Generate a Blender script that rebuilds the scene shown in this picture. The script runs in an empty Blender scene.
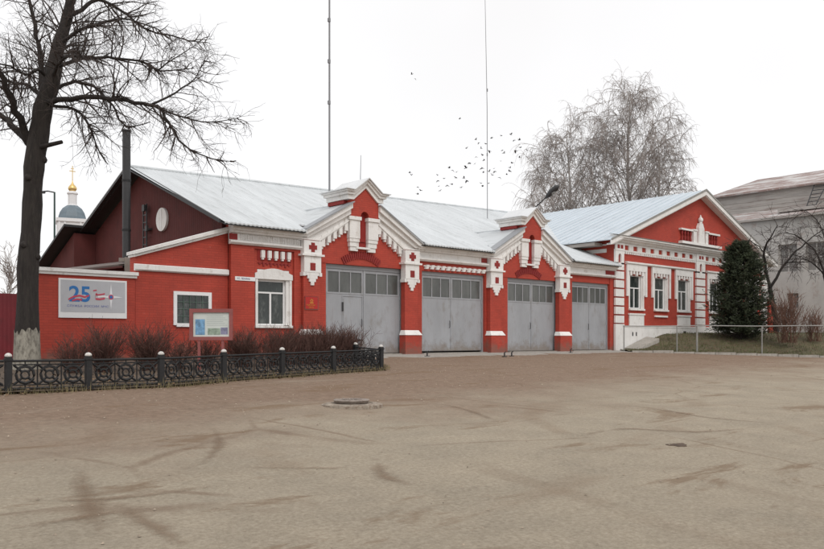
import bpy, bmesh, math, random
from mathutils import Vector, Matrix
random.seed(7)
S = bpy.context.scene
COL = S.collection
# ------------------------------------------------------------------ camera, world, sun, exposure
# world axes: X runs along the fire-station front (to the right), Y goes back from the street, Z = 0 at the gate sills
cam = bpy.data.objects.new('camera', bpy.data.cameras.new('camera'))
COL.objects.link(cam)
cam.location = (0, 0, 0.608)
cam.rotation_euler = (math.radians(90), 0, -math.atan2(0.6756, 0.7373))
cam.data.sensor_width = 36
cam.data.lens = 34.95
cam.data.shift_y = 0.0778
cam.data.clip_start = 0.05
cam.data.clip_end = 3000
S.camera = cam
w = bpy.data.worlds.new('World'); S.world = w; w.use_nodes = True
nt = w.node_tree; nt.nodes.clear()
SUN_EL, SUN_AZ = 48, 200      # degrees; azimuth clockwise from +Y: sun stands behind the camera
sky = nt.nodes.new('ShaderNodeTexSky'); sky.sky_type = 'NISHITA'; sky.sun_disc = False
sky.sun_elevation = math.radians(SUN_EL); sky.sun_rotation = math.radians(SUN_AZ)
tc = nt.nodes.new('ShaderNodeTexCoord')
nz = nt.nodes.new('ShaderNodeTexNoise'); nz.inputs['Scale'].default_value = 2.2; nz.inputs['Detail'].default_value = 3
cr = nt.nodes.new('ShaderNodeValToRGB')
cr.color_ramp.elements[0].position = 0.3; cr.color_ramp.elements[0].color = (10.3, 10.15, 10.1, 1)
cr.color_ramp.elements[1].position = 0.7; cr.color_ramp.elements[1].color = (11.2, 11.15, 11.2, 1)
mx = nt.nodes.new('ShaderNodeMix'); mx.data_type = 'RGBA'; mx.inputs[0].default_value = 0.93
bg = nt.nodes.new('ShaderNodeBackground'); bg.inputs['Strength'].default_value = 0.1
wo = nt.nodes.new('ShaderNodeOutputWorld')
nt.links.new(tc.outputs['Generated'], nz.inputs['Vector'])
nt.links.new(nz.outputs['Fac'], cr.inputs['Fac'])
nt.links.new(sky.outputs['Color'], mx.inputs[6]); nt.links.new(cr.outputs['Color'], mx.inputs[7])
nt.links.new(mx.outputs[2], bg.inputs['Color']); nt.links.new(bg.outputs[0], wo.inputs['Surface'])
sl = bpy.data.lights.new('sun', 'SUN'); sl.energy = 1.1; sl.angle = math.radians(25); sl.color = (1, 0.96, 0.9)
sun = bpy.data.objects.new('sun', sl); COL.objects.link(sun)
az, el = math.radians(SUN_AZ), math.radians(SUN_EL)
sd = Vector((math.sin(az) * math.cos(el), math.cos(az) * math.cos(el), math.sin(el)))
sun.rotation_euler = sd.to_track_quat('Z', 'Y').to_euler()
S.view_settings.view_transform = 'Standard'; S.view_settings.look = 'None'
S.view_settings.exposure = 0; S.view_settings.gamma = 1; S.view_settings.use_curve_mapping = False
S.render.engine = 'CYCLES'

# ------------------------------------------------------------------ materials
def new_mat(name):
    m = bpy.data.materials.new(name); m.use_nodes = True
    return m, m.node_tree, m.node_tree.nodes['Principled BSDF']
def nd(t, k, **kw):
    n = t.nodes.new(k)
    for a, b in kw.items():
        if a in n.inputs: n.inputs[a].default_value = b
        else: setattr(n, a, b)
    return n
def mapped(t, scale, coord='Object'):
    c = nd(t, 'ShaderNodeTexCoord'); mp = nd(t, 'ShaderNodeMapping')
    mp.inputs['Scale'].default_value = scale
    t.links.new(c.outputs[coord], mp.inputs['Vector'])
    return mp.outputs['Vector']
def ramp(t, fac, stops):
    r = nd(t, 'ShaderNodeValToRGB'); e = r.color_ramp.elements
    while len(e) < len(stops): e.new(0.5)
    for q, (p, c) in zip(e, stops):
        q.position = p; q.color = (c[0], c[1], c[2], 1) if not isinstance(c, float) else (c, c, c, 1)
    t.links.new(fac, r.inputs['Fac'])
    return r.outputs['Color']
def mixc(t, fac, a, b, mode='MIX'):
    m = nd(t, 'ShaderNodeMix', data_type='RGBA', blend_type=mode)
    for s, v in ((0, fac), (6, a), (7, b)):
        if hasattr(v, 'links'): t.links.new(v, m.inputs[s])
        else: m.inputs[s].default_value = v if s == 0 else (v[0], v[1], v[2], 1)
    return m.outputs[2]
def bump(t, b, h, strength, dist):
    n = nd(t, 'ShaderNodeBump', Strength=strength, Distance=dist)
    t.links.new(h, n.inputs['Height']); t.links.new(n.outputs['Normal'], b.inputs['Normal'])
def mud(t, c, col, top=.5):      # ragged mud splashes on the lowest half metre
    sp = nd(t, 'ShaderNodeSeparateXYZ'); tc_ = nd(t, 'ShaderNodeTexCoord'); t.links.new(tc_.outputs['Object'], sp.inputs[0])
    n = nd(t, 'ShaderNodeTexNoise', Scale=2.4, Detail=9, Roughness=.72); t.links.new(tc_.outputs['Object'], n.inputs['Vector'])
    a = nd(t, 'ShaderNodeMath', operation='MULTIPLY_ADD'); a.inputs[1].default_value = -.55; a.inputs[2].default_value = .20 + top * .3
    t.links.new(sp.outputs['Z'], a.inputs[0])
    s = nd(t, 'ShaderNodeMath', operation='ADD'); t.links.new(a.outputs[0], s.inputs[0]); t.links.new(n.outputs['Fac'], s.inputs[1])
    return mixc(t, ramp(t, s.outputs[0], [(.58, 0.0), (.80, .7)]), c, col)
def pm(name, col, rough=.7, var=.2, scale=2.0, stretch=(1, 1, 1), metal=0, bs=0, bscale=30, dirt=None, dirt_at=.62, splash=None, drip=None):
    """painted / plain surface: base colour with two scales of noise, optional stains and fine bump"""
    m, t, b = new_mat(name)
    v = mapped(t, stretch)
    n1 = nd(t, 'ShaderNodeTexNoise', Scale=scale, Detail=6, Roughness=.65); t.links.new(v, n1.inputs['Vector'])
    lo = [c * (1 - var) for c in col]; hi = [min(1, c * (1 + var)) for c in col]
    c = ramp(t, n1.outputs['Fac'], [(.3, lo), (.7, hi)])
    if dirt:
        n2 = nd(t, 'ShaderNodeTexNoise', Scale=scale * 2.3, Detail=8, Roughness=.7); t.links.new(v, n2.inputs['Vector'])
        f = ramp(t, n2.outputs['Fac'], [(dirt_at - .07, 0.0), (dirt_at + .08, .75)])
        c = mixc(t, f, c, dirt)
    if drip:      # runs of old rainwater
        n4 = nd(t, 'ShaderNodeTexNoise', Scale=1.0, Detail=7, Roughness=.65); t.links.new(mapped(t, (6.5, 6.5, .55)), n4.inputs['Vector'])
        c = mixc(t, ramp(t, n4.outputs['Fac'], [(.56, 0.0), (.74, .6)]), c, drip)
    if splash: c = mud(t, c, splash)
    t.links.new(c, b.inputs['Base Color'])
    b.inputs['Roughness'].default_value = rough; b.inputs['Metallic'].default_value = metal
    if bs:
        n3 = nd(t, 'ShaderNodeTexNoise', Scale=bscale, Detail=4); t.links.new(v, n3.inputs['Vector'])
        bump(t, b, n3.outputs['Fac'], bs, .02)
    return m
def brick_mat(name, col, mortar, dirt):
    m, t, b = new_mat(name)
    c = nd(t, 'ShaderNodeTexCoord'); sp = nd(t, 'ShaderNodeSeparateXYZ'); ad = nd(t, 'ShaderNodeMath', operation='ADD')
    cb = nd(t, 'ShaderNodeCombineXYZ')
    t.links.new(c.outputs['Object'], sp.inputs[0]); t.links.new(sp.outputs['X'], ad.inputs[0]); t.links.new(sp.outputs['Y'], ad.inputs[1])
    t.links.new(ad.outputs[0], cb.inputs['X']); t.links.new(sp.outputs['Z'], cb.inputs['Y'])
    br = nd(t, 'ShaderNodeTexBrick', Scale=1.0)
    br.inputs['Brick Width'].default_value = .26; br.inputs['Row Height'].default_value = .078
    br.inputs['Mortar Size'].default_value = .009; br.inputs['Mortar Smooth'].default_value = .4
    br.inputs['Color1'].default_value = (*[x * .93 for x in col], 1); br.inputs['Color2'].default_value = (*[x * 1.07 for x in col], 1)
    br.inputs['Mortar'].default_value = (*mortar, 1)
    t.links.new(cb.outputs[0], br.inputs['Vector'])
    n1 = nd(t, 'ShaderNodeTexNoise', Scale=.9, Detail=7, Roughness=.7); t.links.new(c.outputs['Object'], n1.inputs['Vector'])
    f1 = ramp(t, n1.outputs['Fac'], [(.3, (.82, .82, .82)), (.7, (1.12, 1.1, 1.1))])
    k = mixc(t, 1.0, br.outputs['Color'], f1, 'MULTIPLY')
    n2 = nd(t, 'ShaderNodeTexNoise', Scale=3.5, Detail=9, Roughness=.75); t.links.new(c.outputs['Object'], n2.inputs['Vector'])
    f2 = ramp(t, n2.outputs['Fac'], [(.58, 0.0), (.75, .45)])
    k = mixc(t, f2, k, dirt)
    n3 = nd(t, 'ShaderNodeTexNoise', Scale=1.0, Detail=7, Roughness=.7); t.links.new(mapped(t, (4.5, 4.5, .6)), n3.inputs['Vector'])
    k = mixc(t, ramp(t, n3.outputs['Fac'], [(.55, 0.0), (.75, .5)]), k, [x * .62 + .012 for x in col])
    n5 = nd(t, 'ShaderNodeTexNoise', Scale=5.5, Detail=8, Roughness=.7); t.links.new(c.outputs['Object'], n5.inputs['Vector'])
    k = mixc(t, ramp(t, n5.outputs['Fac'], [(.64, 0.0), (.72, .45)]), k, (.46, .17, .13))
    k = mud(t, k, (.17, .10, .075))
    t.links.new(k, b.inputs['Base Color']); b.inputs['Roughness'].default_value = .75
    inv = nd(t, 'ShaderNodeMath', operation='SUBTRACT'); inv.inputs[0].default_value = 1
    t.links.new(br.outputs['Fac'], inv.inputs[1])
    bump(t, b, inv.outputs[0], .35, .006)
    return m
RED = brick_mat('red_painted_brick', (.415, .052, .030), (.34, .043, .027), (.25, .052, .040))
REDW = brick_mat('dull_red_painted_brick', (.27, .024, .021), (.22, .021, .019), (.18, .04, .034))
WHITE = pm('white_painted_plaster', (.78, .765, .745), .8, .07, 1.6, dirt=(.50, .45, .40), dirt_at=.63, bs=.35, bscale=22, drip=(.55, .50, .45))
WPVC = pm('white_window_frame', (.80, .80, .80), .4, .03)
MAROON = None
def corrug(name, col, axis, freq, var=.15, dirt=None, rough=.6, strength=.5, metal=0, stretch=(1, 1, 1), scale=1.2):
    m = pm(name, col, rough, var, scale, stretch, metal, dirt=dirt)
    t = m.node_tree; b = t.nodes['Principled BSDF']
    wv = nd(t, 'ShaderNodeTexWave', wave_type='BANDS', bands_direction=axis, Scale=freq)
    t.links.new(mapped(t, (1, 1, 1)), wv.inputs['Vector'])
    bump(t, b, wv.outputs['Fac'], strength, .02)
    return m
MAROON = corrug('maroon_sheet', (.098, .020, .018), 'Y', 3.2, .2, (.06, .018, .016), .85)
MAROONX = corrug('maroon_fence_sheet', (.16, .010, .016), 'X', 3.0, .15, (.09, .01, .012))
SLATE = pm('weathered_pale_roof_sheet', (.56, .585, .60), .55, .13, .8, (2.2, .35, .35), 0, dirt=(.38, .40, .40), dirt_at=.60)
ZINC = pm('galvanised_standing_seam', (.54, .60, .65), .45, .10, .6, (.4, 2.5, .6), .15, dirt=(.40, .44, .48), dirt_at=.61)
ROOFW = pm('pale_metal_coping', (.66, .67, .68), .5, .08, 2, dirt=(.4, .36, .32), dirt_at=.68)
GATE = pm('grey_gate_paint', (.33, .34, .36), .55, .10, 1.3, (1, 1, .5), dirt=(.25, .24, .23), dirt_at=.60, bs=.25, bscale=3, splash=(.20, .16, .125), drip=(.26, .245, .235))
GATEF = pm('grey_gate_frame', (.28, .29, .305), .5, .06, 2)
DARKM = pm('dark_metal', (.03, .03, .032), .5, .2, 5)
IRON = pm('cast_iron_paint', (.014, .014, .015), .7, .25, 6, dirt=(.07, .06, .05), dirt_at=.68, bs=.2)
NICHE = pm('deep_red_niche', (.26, .018, .014), .8, .1, 3)  # deeper red than the walls, for the niches and the dentil recess
BARK = pm('dark_wet_bark', (.026, .021, .019), .95, .45, 2.2, (5, 5, .9), dirt=(.042, .038, .030), dirt_at=.58, bs=1.0, bscale=4)
TWIG = pm('dark_twigs', (.055, .042, .037), .9, .2, 4)
LIME = pm('limewashed_bark', (.30, .28, .235), .95, .3, 5, (1.5, 1.5, .6), dirt=(.10, .085, .07), dirt_at=.54, bs=1.0, bscale=9)
SHRUB = pm('reddish_bare_stems', (.100, .050, .039), .9, .35, 3)
SHRUB2 = pm('dry_brown_stems', (.16, .085, .06), .9, .35, 3)
BIRCHT = pm('birch_bark', (.40, .38, .36), .9, .35, 1.5, (1, 1, .3), dirt=(.07, .06, .06), dirt_at=.58)
BIRCHW = pm('birch_twigs', (.27, .235, .215), .9, .2, .5)
CONIF = pm('dark_conifer_foliage', (.034, .046, .022), .8, .6, 2.2, dirt=(.080, .085, .040), dirt_at=.60)
STEEL = pm('grey_pipe_paint', (.27, .265, .25), .5, .15, 4, dirt=(.25, .17, .12), dirt_at=.66)
CONC = pm('worn_concrete', (.36, .335, .30), .9, .18, 3, dirt=(.2, .17, .14), dirt_at=.6, bs=.5, bscale=40)
MASTM = pm('mast_steel', (.20, .20, .21), .5, .1)
GOLD = pm('gilded_metal', (.72, .52, .22), .4, .08, 2, metal=.9)
TOWERW = pm('tower_limewash', (.72, .72, .73), .9, .05, .3)
DOMEM = pm('blue_grey_dome_sheet', (.13, .17, .20), .5, .15, .8)
GREYW = pm('old_limewashed_brick_wall', (.49, .47, .445), .9, .14, .5, dirt=(.31, .20, .17), dirt_at=.64, bs=.3, bscale=8, drip=(.34, .32, .30))
GREYC = pm('weathered_board_cladding', (.40, .375, .35), .9, .25, .8, (1, .25, 3), dirt=(.20, .15, .13), dirt_at=.56)
RUST = pm('rusty_roof_sheet', (.52, .51, .50), .75, .28, .6, (1, .35, 1.8), dirt=(.16, .060, .040), dirt_at=.47, drip=(.62, .63, .64))
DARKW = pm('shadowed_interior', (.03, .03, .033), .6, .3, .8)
def glass(name, col, rough):
    m = pm(name, col, rough, .35, 1.3, (1, 1, .4)); m.node_tree.nodes['Principled BSDF'].inputs['IOR'].default_value = 1.5
    return m
GLASS = pm('dark_window_glass', (.032, .040, .038), .10, .4, 1.6, (1, 1, .5), dirt=(.15, .16, .15), dirt_at=.60)
GATEGL = glass('dusty_gate_glass', (.10, .105, .10), .22)
def flat(name, col, rough=.5): return pm(name, col, rough, .04, 5)

# ground: grey-beige dusty asphalt giving way to trodden brown dirt toward the building
def ground_mat():
    m, t, b = new_mat('dusty_asphalt_and_dirt')
    c = nd(t, 'ShaderNodeTexCoord'); P = c.outputs['Object']
    def noise(scale, detail=6, rough=.6, vec=P, dist=0.0):
        n = nd(t, 'ShaderNodeTexNoise', Scale=scale, Detail=detail, Roughness=rough, Distortion=dist); t.links.new(vec, n.inputs['Vector'])
        return n.outputs['Fac']
    def math2(op, a, b_):
        n = nd(t, 'ShaderNodeMath', operation=op)
        for i, q in enumerate((a, b_)):
            if hasattr(q, 'links'): t.links.new(q, n.inputs[i])
            else: n.inputs[i].default_value = q
        return n.outputs[0]
    fine = noise(26, 8, .75); mid = noise(1.3, 7, .65)
    asph = ramp(t, fine, [(.25, (.222, .184, .136)), (.5, (.345, .294, .224)), (.75, (.47, .410, .326))])
    tone = ramp(t, mid, [(.3, (.88, .88, .88)), (.7, (1.1, 1.09, 1.08))])
    asph = mixc(t, 1.0, asph, tone, 'MULTIPLY')
    dirt = ramp(t, noise(9, 8, .75), [(.25, (.125, .082, .055)), (.5, (.222, .150, .106)), (.75, (.335, .242, .178))])
    sep = nd(t, 'ShaderNodeSeparateXYZ'); t.links.new(P, sep.inputs[0])
    # the dirt shoulder lies beyond a line that runs obliquely to the building
    line = math2('ADD', math2('MULTIPLY', sep.outputs['Y'], .98), math2('MULTIPLY', sep.outputs['X'], -.10))
    edge = math2('ADD', line, math2('MULTIPLY', math2('SUBTRACT', noise(.35, 8, .68), .5), 8.5))
    f = ramp(t, math2('DIVIDE', edge, 30.0), [(.23, 0.0), (.37, .90)])
    k = mixc(t, f, asph, dirt)
    # brown stains where dirt was carried onto the road, drawn out along the traffic
    mp = nd(t, 'ShaderNodeMapping'); mp.inputs['Rotation'].default_value = (0, 0, math.radians(38)); mp.inputs['Scale'].default_value = (.32, 1.15, 1)
    t.links.new(P, mp.inputs['Vector'])
    st = ramp(t, noise(.75, 8, .72, mp.outputs['Vector'], .6), [(.565, 0.0), (.63, .62)])
    k = mixc(t, st, k, (.185, .118, .068))
    st = ramp(t, noise(2.1, 7, .75, mp.outputs['Vector'], .4), [(.62, 0.0), (.70, .45)])
    k = mixc(t, st, k, (.165, .105, .065))
    lt = ramp(t, noise(.55, 6, .7, mp.outputs['Vector'], .3), [(.58, 0.0), (.72, .4)])
    k = mixc(t, lt, k, (.36, .31, .245))
    # filled cracks: thin reddish lines along distorted cell borders
    wp = nd(t, 'ShaderNodeMix', data_type='VECTOR'); wp.inputs[0].default_value = .16
    nn = nd(t, 'ShaderNodeTexNoise', Scale=.9, Detail=4); t.links.new(P, nn.inputs['Vector'])
    t.links.new(P, wp.inputs[4]); t.links.new(nn.outputs['Color'], wp.inputs[5])
    vo = nd(t, 'ShaderNodeTexVoronoi', feature='DISTANCE_TO_EDGE', Scale=.30); t.links.new(wp.outputs[1], vo.inputs['Vector'])
    ck = ramp(t, vo.outputs['Distance'], [(.003, 1.0), (.012, 0.0)])
    gate = ramp(t, noise(.5, 4), [(.48, 0.0), (.62, .5)])
    k = mixc(t, math2('MULTIPLY', ck, gate), k, (.155, .095, .058))
    # wide turning arcs worn by wheels
    for loc, sc_, ph in (((-14, -3, 0), .16, 1.3), ((-3, -30, 0), .13, .4)):
        m2 = nd(t, 'ShaderNodeMapping'); m2.inputs['Location'].default_value = loc; t.links.new(P, m2.inputs['Vector'])
        wv = nd(t, 'ShaderNodeTexWave', wave_type='RINGS', rings_direction='SPHERICAL', Scale=sc_, Distortion=3.5, Detail=3)
        wv.inputs['Detail Scale'].default_value = .8; wv.inputs['Phase Offset'].default_value = ph
        t.links.new(m2.outputs['Vector'], wv.inputs['Vector'])
        ln = ramp(t, wv.outputs['Fac'], [(.90, 0.0), (.99, 1.0)])
        mk = ramp(t, noise(.33, 5, .65), [(.50, 0.0), (.64, .26)])
        k = mixc(t, math2('MULTIPLY', ln, mk), k, (.180, .112, .066))
    t.links.new(k, b.inputs['Base Color']); b.inputs['Roughness'].default_value = .92
    b.inputs['Specular IOR Level'].default_value = .25
    h = math2('ADD', math2('MULTIPLY', fine, .5), noise(5, 10, .75))
    bump(t, b, h, .8, .045)
    return m
GROUND = ground_mat()
SOIL = pm('leafy_soil', (.075, .055, .040), .95, .4, 5, dirt=(.15, .10, .06), dirt_at=.55, bs=.8, bscale=12)
LAWN = pm('tired_autumn_grass_soil', (.105, .092, .050), .95, .35, 1.1, dirt=(.12, .075, .05), dirt_at=.55, bs=.9, bscale=9)
GRASSM = pm('autumn_grass_blades', (.095, .105, .040), .8, .45, .5)

# ------------------------------------------------------------------ mesh helpers
ORG = {}
class MB:
    def __init__(s): s.v = []; s.f = []
    def quad(s, *p):
        n = len(s.v); s.v += [tuple(q) for q in p]; s.f.append(tuple(range(n, n + len(p)))); return s
    def box(s, a, b):
        x0, y0, z0 = a; x1, y1, z1 = b; n = len(s.v)
        s.v += [(x0, y0, z0), (x1, y0, z0), (x1, y1, z0), (x0, y1, z0), (x0, y0, z1), (x1, y0, z1), (x1, y1, z1), (x0, y1, z1)]
        s.f += [tuple(n + i for i in q) for q in ((0, 3, 2, 1), (4, 5, 6, 7), (0, 1, 5, 4), (1, 2, 6, 5), (2, 3, 7, 6), (3, 0, 4, 7))]
        return s
    def loft(s, A, B):       # two rings of equal length, capped
        n = len(s.v); k = len(A); s.v += [tuple(p) for p in A] + [tuple(p) for p in B]
        s.f += [tuple(range(n + k - 1, n - 1, -1)), tuple(range(n + k, n + 2 * k))]
        s.f += [(n + i, n + (i + 1) % k, n + k + (i + 1) % k, n + k + i) for i in range(k)]
        return s
    def prism(s, poly, y0, y1): return s.loft([(x, y0, z) for x, z in poly], [(x, y1, z) for x, z in poly])
    def prismx(s, poly, x0, x1): return s.loft([(x0, y, z) for y, z in poly], [(x1, y, z) for y, z in poly])
    def slab(s, pts, th):    # thin sheet with thickness downwards
        return s.loft([(x, y, z - th) for x, y, z in pts], pts)
    def tube(s, pts, rad, n=6, cap=True):
        pts = [Vector(p) for p in pts]; base = len(s.v); m = len(pts)
        if not isinstance(rad, (list, tuple)): rad = [rad] * m
        for i, p in enumerate(pts):
            d = (pts[min(i + 1, m - 1)] - pts[max(i - 1, 0)])
            if d.length < 1e-9: d = Vector((0, 0, 1))
            d.normalize()
            a = Vector((0, 0, 1)) if abs(d.z) < .9 else Vector((1, 0, 0))
            e1 = d.cross(a).normalized(); e2 = d.cross(e1)
            for k in range(n):
                q = 2 * math.pi * k / n
                s.v.append(tuple(p + (e1 * math.cos(q) + e2 * math.sin(q)) * rad[i]))
        for i in range(m - 1):
            for k in range(n):
                s.f.append((base + i * n + k, base + i * n + (k + 1) % n, base + (i + 1) * n + (k + 1) % n, base + (i + 1) * n + k))
        if cap:
            s.f.append(tuple(range(base + n - 1, base - 1, -1))); s.f.append(tuple(range(base + (m - 1) * n, base + m * n)))
        return s
    def lathe(s, c, prof, n=20):   # prof: (radius, z) from bottom to top
        base = len(s.v); m = len(prof)
        for r, z in prof:
            for k in range(n):
                q = 2 * math.pi * k / n; s.v.append((c[0] + r * math.cos(q), c[1] + r * math.sin(q), c[2] + z))
        for i in range(m - 1):
            for k in range(n):
                s.f.append((base + i * n + k, base + i * n + (k + 1) % n, base + (i + 1) * n + (k + 1) % n, base + (i + 1) * n + k))
        s.f.append(tuple(range(base + n - 1, base - 1, -1))); s.f.append(tuple(range(base + (m - 1) * n, base + m * n)))
        return s
    def wall(s, u0, u1, z0, z1, y0, y1, holes):     # wall lying along X with rectangular openings (each with its four reveals)
        us = sorted({u0, u1, *[h[0] for h in holes], *[h[1] for h in holes]}); zs = sorted({z0, z1, *[h[2] for h in holes], *[h[3] for h in holes]})
        for a, b in zip(us, us[1:]):
            for c, d in zip(zs, zs[1:]):
                if any(h[0] - 1e-6 <= a and b <= h[1] + 1e-6 and h[2] - 1e-6 <= c and d <= h[3] + 1e-6 for h in holes): continue
                s.quad((a, y0, c), (b, y0, c), (b, y0, d), (a, y0, d)); s.quad((b, y1, c), (a, y1, c), (a, y1, d), (b, y1, d))
        for a, b, c, d in holes + [(u1, u0, z0, z1)]:
            s.quad((a, y0, c), (a, y0, d), (a, y1, d), (a, y1, c)); s.quad((b, y0, d), (b, y0, c), (b, y1, c), (b, y1, d))
            if (a, b) == (u1, u0): s.quad((u0, y0, d), (u1, y0, d), (u1, y1, d), (u0, y1, d)); continue
            s.quad((a, y0, d), (b, y0, d), (b, y1, d), (a, y1, d)); s.quad((b, y0, c), (a, y0, c), (a, y1, c), (b, y1, c))
        return s
    def build(s, name, m, parent=None, smooth=False, recalc=True):
        me = bpy.data.meshes.new(name); o = bpy.data.objects.new(name, me); COL.objects.link(o)
        off = Vector((0, 0, 0))
        if parent is not None:
            o.parent = parent; off = ORG[parent.name]
        ORG[o.name] = off
        me.from_pydata([(x - off.x, y - off.y, z - off.z) for x, y, z in s.v], [], s.f)
        if recalc:
            bm = bmesh.new(); bm.from_mesh(me)
            bmesh.ops.triangulate(bm, faces=[f for f in bm.faces if len(f.verts) > 4])
            bmesh.ops.recalc_face_normals(bm, faces=bm.faces); bm.to_mesh(me); bm.free()
        if smooth: me.polygons.foreach_set('use_smooth', [True] * len(me.polygons))
        me.materials.append(m)
        return o
def tag(o, label, cat, group=None):
    o['label'] = label; o['category'] = cat
    if group: o['group'] = group
    return o
def thing(name, label, cat, loc, group=None):
    o = bpy.data.objects.new(name, None); COL.objects.link(o); o.location = loc; o.empty_display_size = .2
    ORG[o.name] = Vector(loc)
    return tag(o, label, cat, group)
def struct(o, kind='structure'):
    o['kind'] = kind; return o
def text(body, size, u, y, z, m, parent, name, sx=1.0, extr=.002, bold=0.0):
    cu = bpy.data.curves.new('lettering', 'FONT'); cu.body = body; cu.size = size; cu.extrude = extr; cu.offset = bold
    to = bpy.data.objects.new('lettering', cu); COL.objects.link(to)
    dg = bpy.context.evaluated_depsgraph_get(); me = bpy.data.meshes.new_from_object(to.evaluated_get(dg))
    off = ORG[parent.name]
    for v in me.vertices:
        x, yy, zz = v.co; v.co = (u + x * sx - off.x, y - zz - off.y, z + yy - off.z)
    COL.objects.unlink(to); bpy.data.objects.remove(to); bpy.data.curves.remove(cu)
    me.name = name; me.materials.clear(); me.materials.append(m)
    o = bpy.data.objects.new(name, me); COL.objects.link(o); o.parent = parent; ORG[o.name] = off
    return o
def gz(y): return -1.0 + .043 * min(max(y, -25), 23.2)

# ------------------------------------------------------------------ SETTING: ground, soil bed, lawn, kerb
def axis(lo, d0, d1, hi, step):
    a = [lo, lo * .4 + d0 * .6, d0 - 6]; x = d0
    while x < d1: a.append(x); x += step
    return a + [d1, d1 + 6, d1 * .6 + hi * .4, hi]
us = axis(-700, -6, 48, 900, .3); ys = axis(-500, -2, 26, 900, .3)
def und(x, y): return .012 * math.sin(x * 1.7 + y * .9) * math.sin(y * 1.3 - x * .4)
g = MB()
for y in ys:
    for x in us:
        n = 0
        if -8 < x < 50 and -4 < y < 22.5: n = und(x, y)
        g.v.append((x, y, gz(y) + n))
L_ = len(us)
for j in range(len(ys) - 1):
    for i in range(L_ - 1): g.f.append((j * L_ + i, j * L_ + i + 1, (j + 1) * L_ + i + 1, (j + 1) * L_ + i))
struct(g.build('ground', GROUND, smooth=True, recalc=False))

POSTS = [(4.25, 15.1), (5.6, 15.0), (7.05, 15.06), (8.74, 15.6), (10.58, 16.12), (12.42, 16.55), (14.46, 17.06)]
def front(u):          # line of the little iron fence
    P = [(-6, 15.6)] + POSTS
    for (a, b), (c, d) in zip(P, P[1:]):
        if u <= c: return b + (d - b) * (u - a) / (c - a)
    return P[-1][1] + (u - 14.46) * 1.0
s_ = MB(); nu, nv = 60, 26
for i in range(nu + 1):
    u = -5 + 20.6 * i / nu
    for j in range(nv + 1):
        y0 = front(u) - .12; y = y0 + (23.25 - y0) * j / nv
        s_.v.append((u, y, gz(y) + .035 + random.uniform(0, .05) * (j > 0)))
for i in range(nu):
    for j in range(nv):
        s_.f.append((i * (nv + 1) + j, (i + 1) * (nv + 1) + j, (i + 1) * (nv + 1) + j + 1, i * (nv + 1) + j + 1))
struct(s_.build('soil_bed', SOIL, smooth=True, recalc=False))

RT, FW = Vector((.7373, -.6756)), Vector((.6756, .7373))
def rt(r, t): p = RT * r + FW * t; return p.x, p.y
def sm(x): x = min(1, max(0, x)); return x * x * (3 - 2 * x)
def lawn_z(r, t):
    x, y = rt(r, t); H = sm((t - 39.8) / 5.0) * sm((r - 10.6) / 3.2)
    return gz(y) + .05 + (.83 - gz(y)) * H
lw = MB(); nr, ntt = 90, 60
for i in range(nr + 1):
    r = 10.75 + 50 * (i / nr) ** 1.35
    for j in range(ntt + 1):
        t = 39.72 + 32 * (j / ntt) ** 1.6
        x, y = rt(r, t); lw.v.append((x, y, lawn_z(r, t) + (random.uniform(-.03, .05) if j else 0)))
for i in range(nr):
    for j in range(ntt):
        lw.f.append((i * (ntt + 1) + j, (i + 1) * (ntt + 1) + j, (i + 1) * (ntt + 1) + j + 1, i * (ntt + 1) + j + 1))
struct(lw.build('lawn', LAWN, smooth=True, recalc=False))
gr = MB()
for k in range(26000):
    r = random.uniform(10.9, 34); t = 39.75 + 14 * random.random() ** 1.5
    x, y = rt(r, t)
    if y > 23.1 and x < 53.2: continue
    z = lawn_z(r, t) - .02; a = random.uniform(0, 6.28); h = random.uniform(.05, .17); d = random.uniform(-.06, .06)
    gr.quad((x, y, z), (x + .03 * math.cos(a), y + .03 * math.sin(a), z), (x + d, y + d * .5, z + h))
struct(gr.build('grass', GRASSM, recalc=False), 'stuff')
kb = MB()
for k in range(30):
    r = 10.9 + k * 1.03; a, b = rt(r, 39.55), rt(r + 1.0, 39.55); c, d = rt(r + 1.0, 39.7), rt(r, 39.7)
    z = gz(a[1]); h = z + .10 + random.uniform(-.02, .02)
    kb.loft([(p[0], p[1], z - .1) for p in (a, b, c, d)], [(p[0], p[1], h) for p in (a, b, c, d)])
struct(kb.build('kerb', CONC))
ap = MB()
for k in range(9):        # broken concrete slabs in front of the gates
    u = 16.2 + k * 2.12; wv_ = random.uniform(1.2, 1.7); n = 9
    F = [(u + 2.08 * i / n, 22.95 - wv_ + random.uniform(-.12, .12)) for i in range(n + 1)]
    pts = [(x, y, gz(y) + .006) for x, y in F] + [(u + 2.08, 22.98, gz(22.98) + .022), (u, 22.98, gz(22.98) + .022)]
    ap.slab(pts, .05)
struct(ap.build('gate_apron', CONC))
pb = MB()
for k in range(4200):
    u = random.uniform(-3, 40); y = random.uniform(3.0, 22.3) if random.random() < .45 else random.uniform(10.5, 22.4)
    if u < 15.2 and y > front(u) - .2: continue
    s = random.uniform(.006, .018) * (1.6 if random.random() < .05 and y > 9 else 1); z = gz(y) + .004
    a = random.uniform(0, 6.28); ca, sa = math.cos(a) * s, math.sin(a) * s
    n = len(pb.v)
    pb.v += [(u + ca, y + sa, z), (u - sa, y + ca, z), (u - ca, y - sa, z), (u + sa, y - ca, z), (u + ca * .3, y + sa * .2, z + s * .9)]
    pb.f += [(n, n + 1, n + 4), (n + 1, n + 2, n + 4), (n + 2, n + 3, n + 4), (n + 3, n, n + 4)]
tg = MB()
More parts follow.
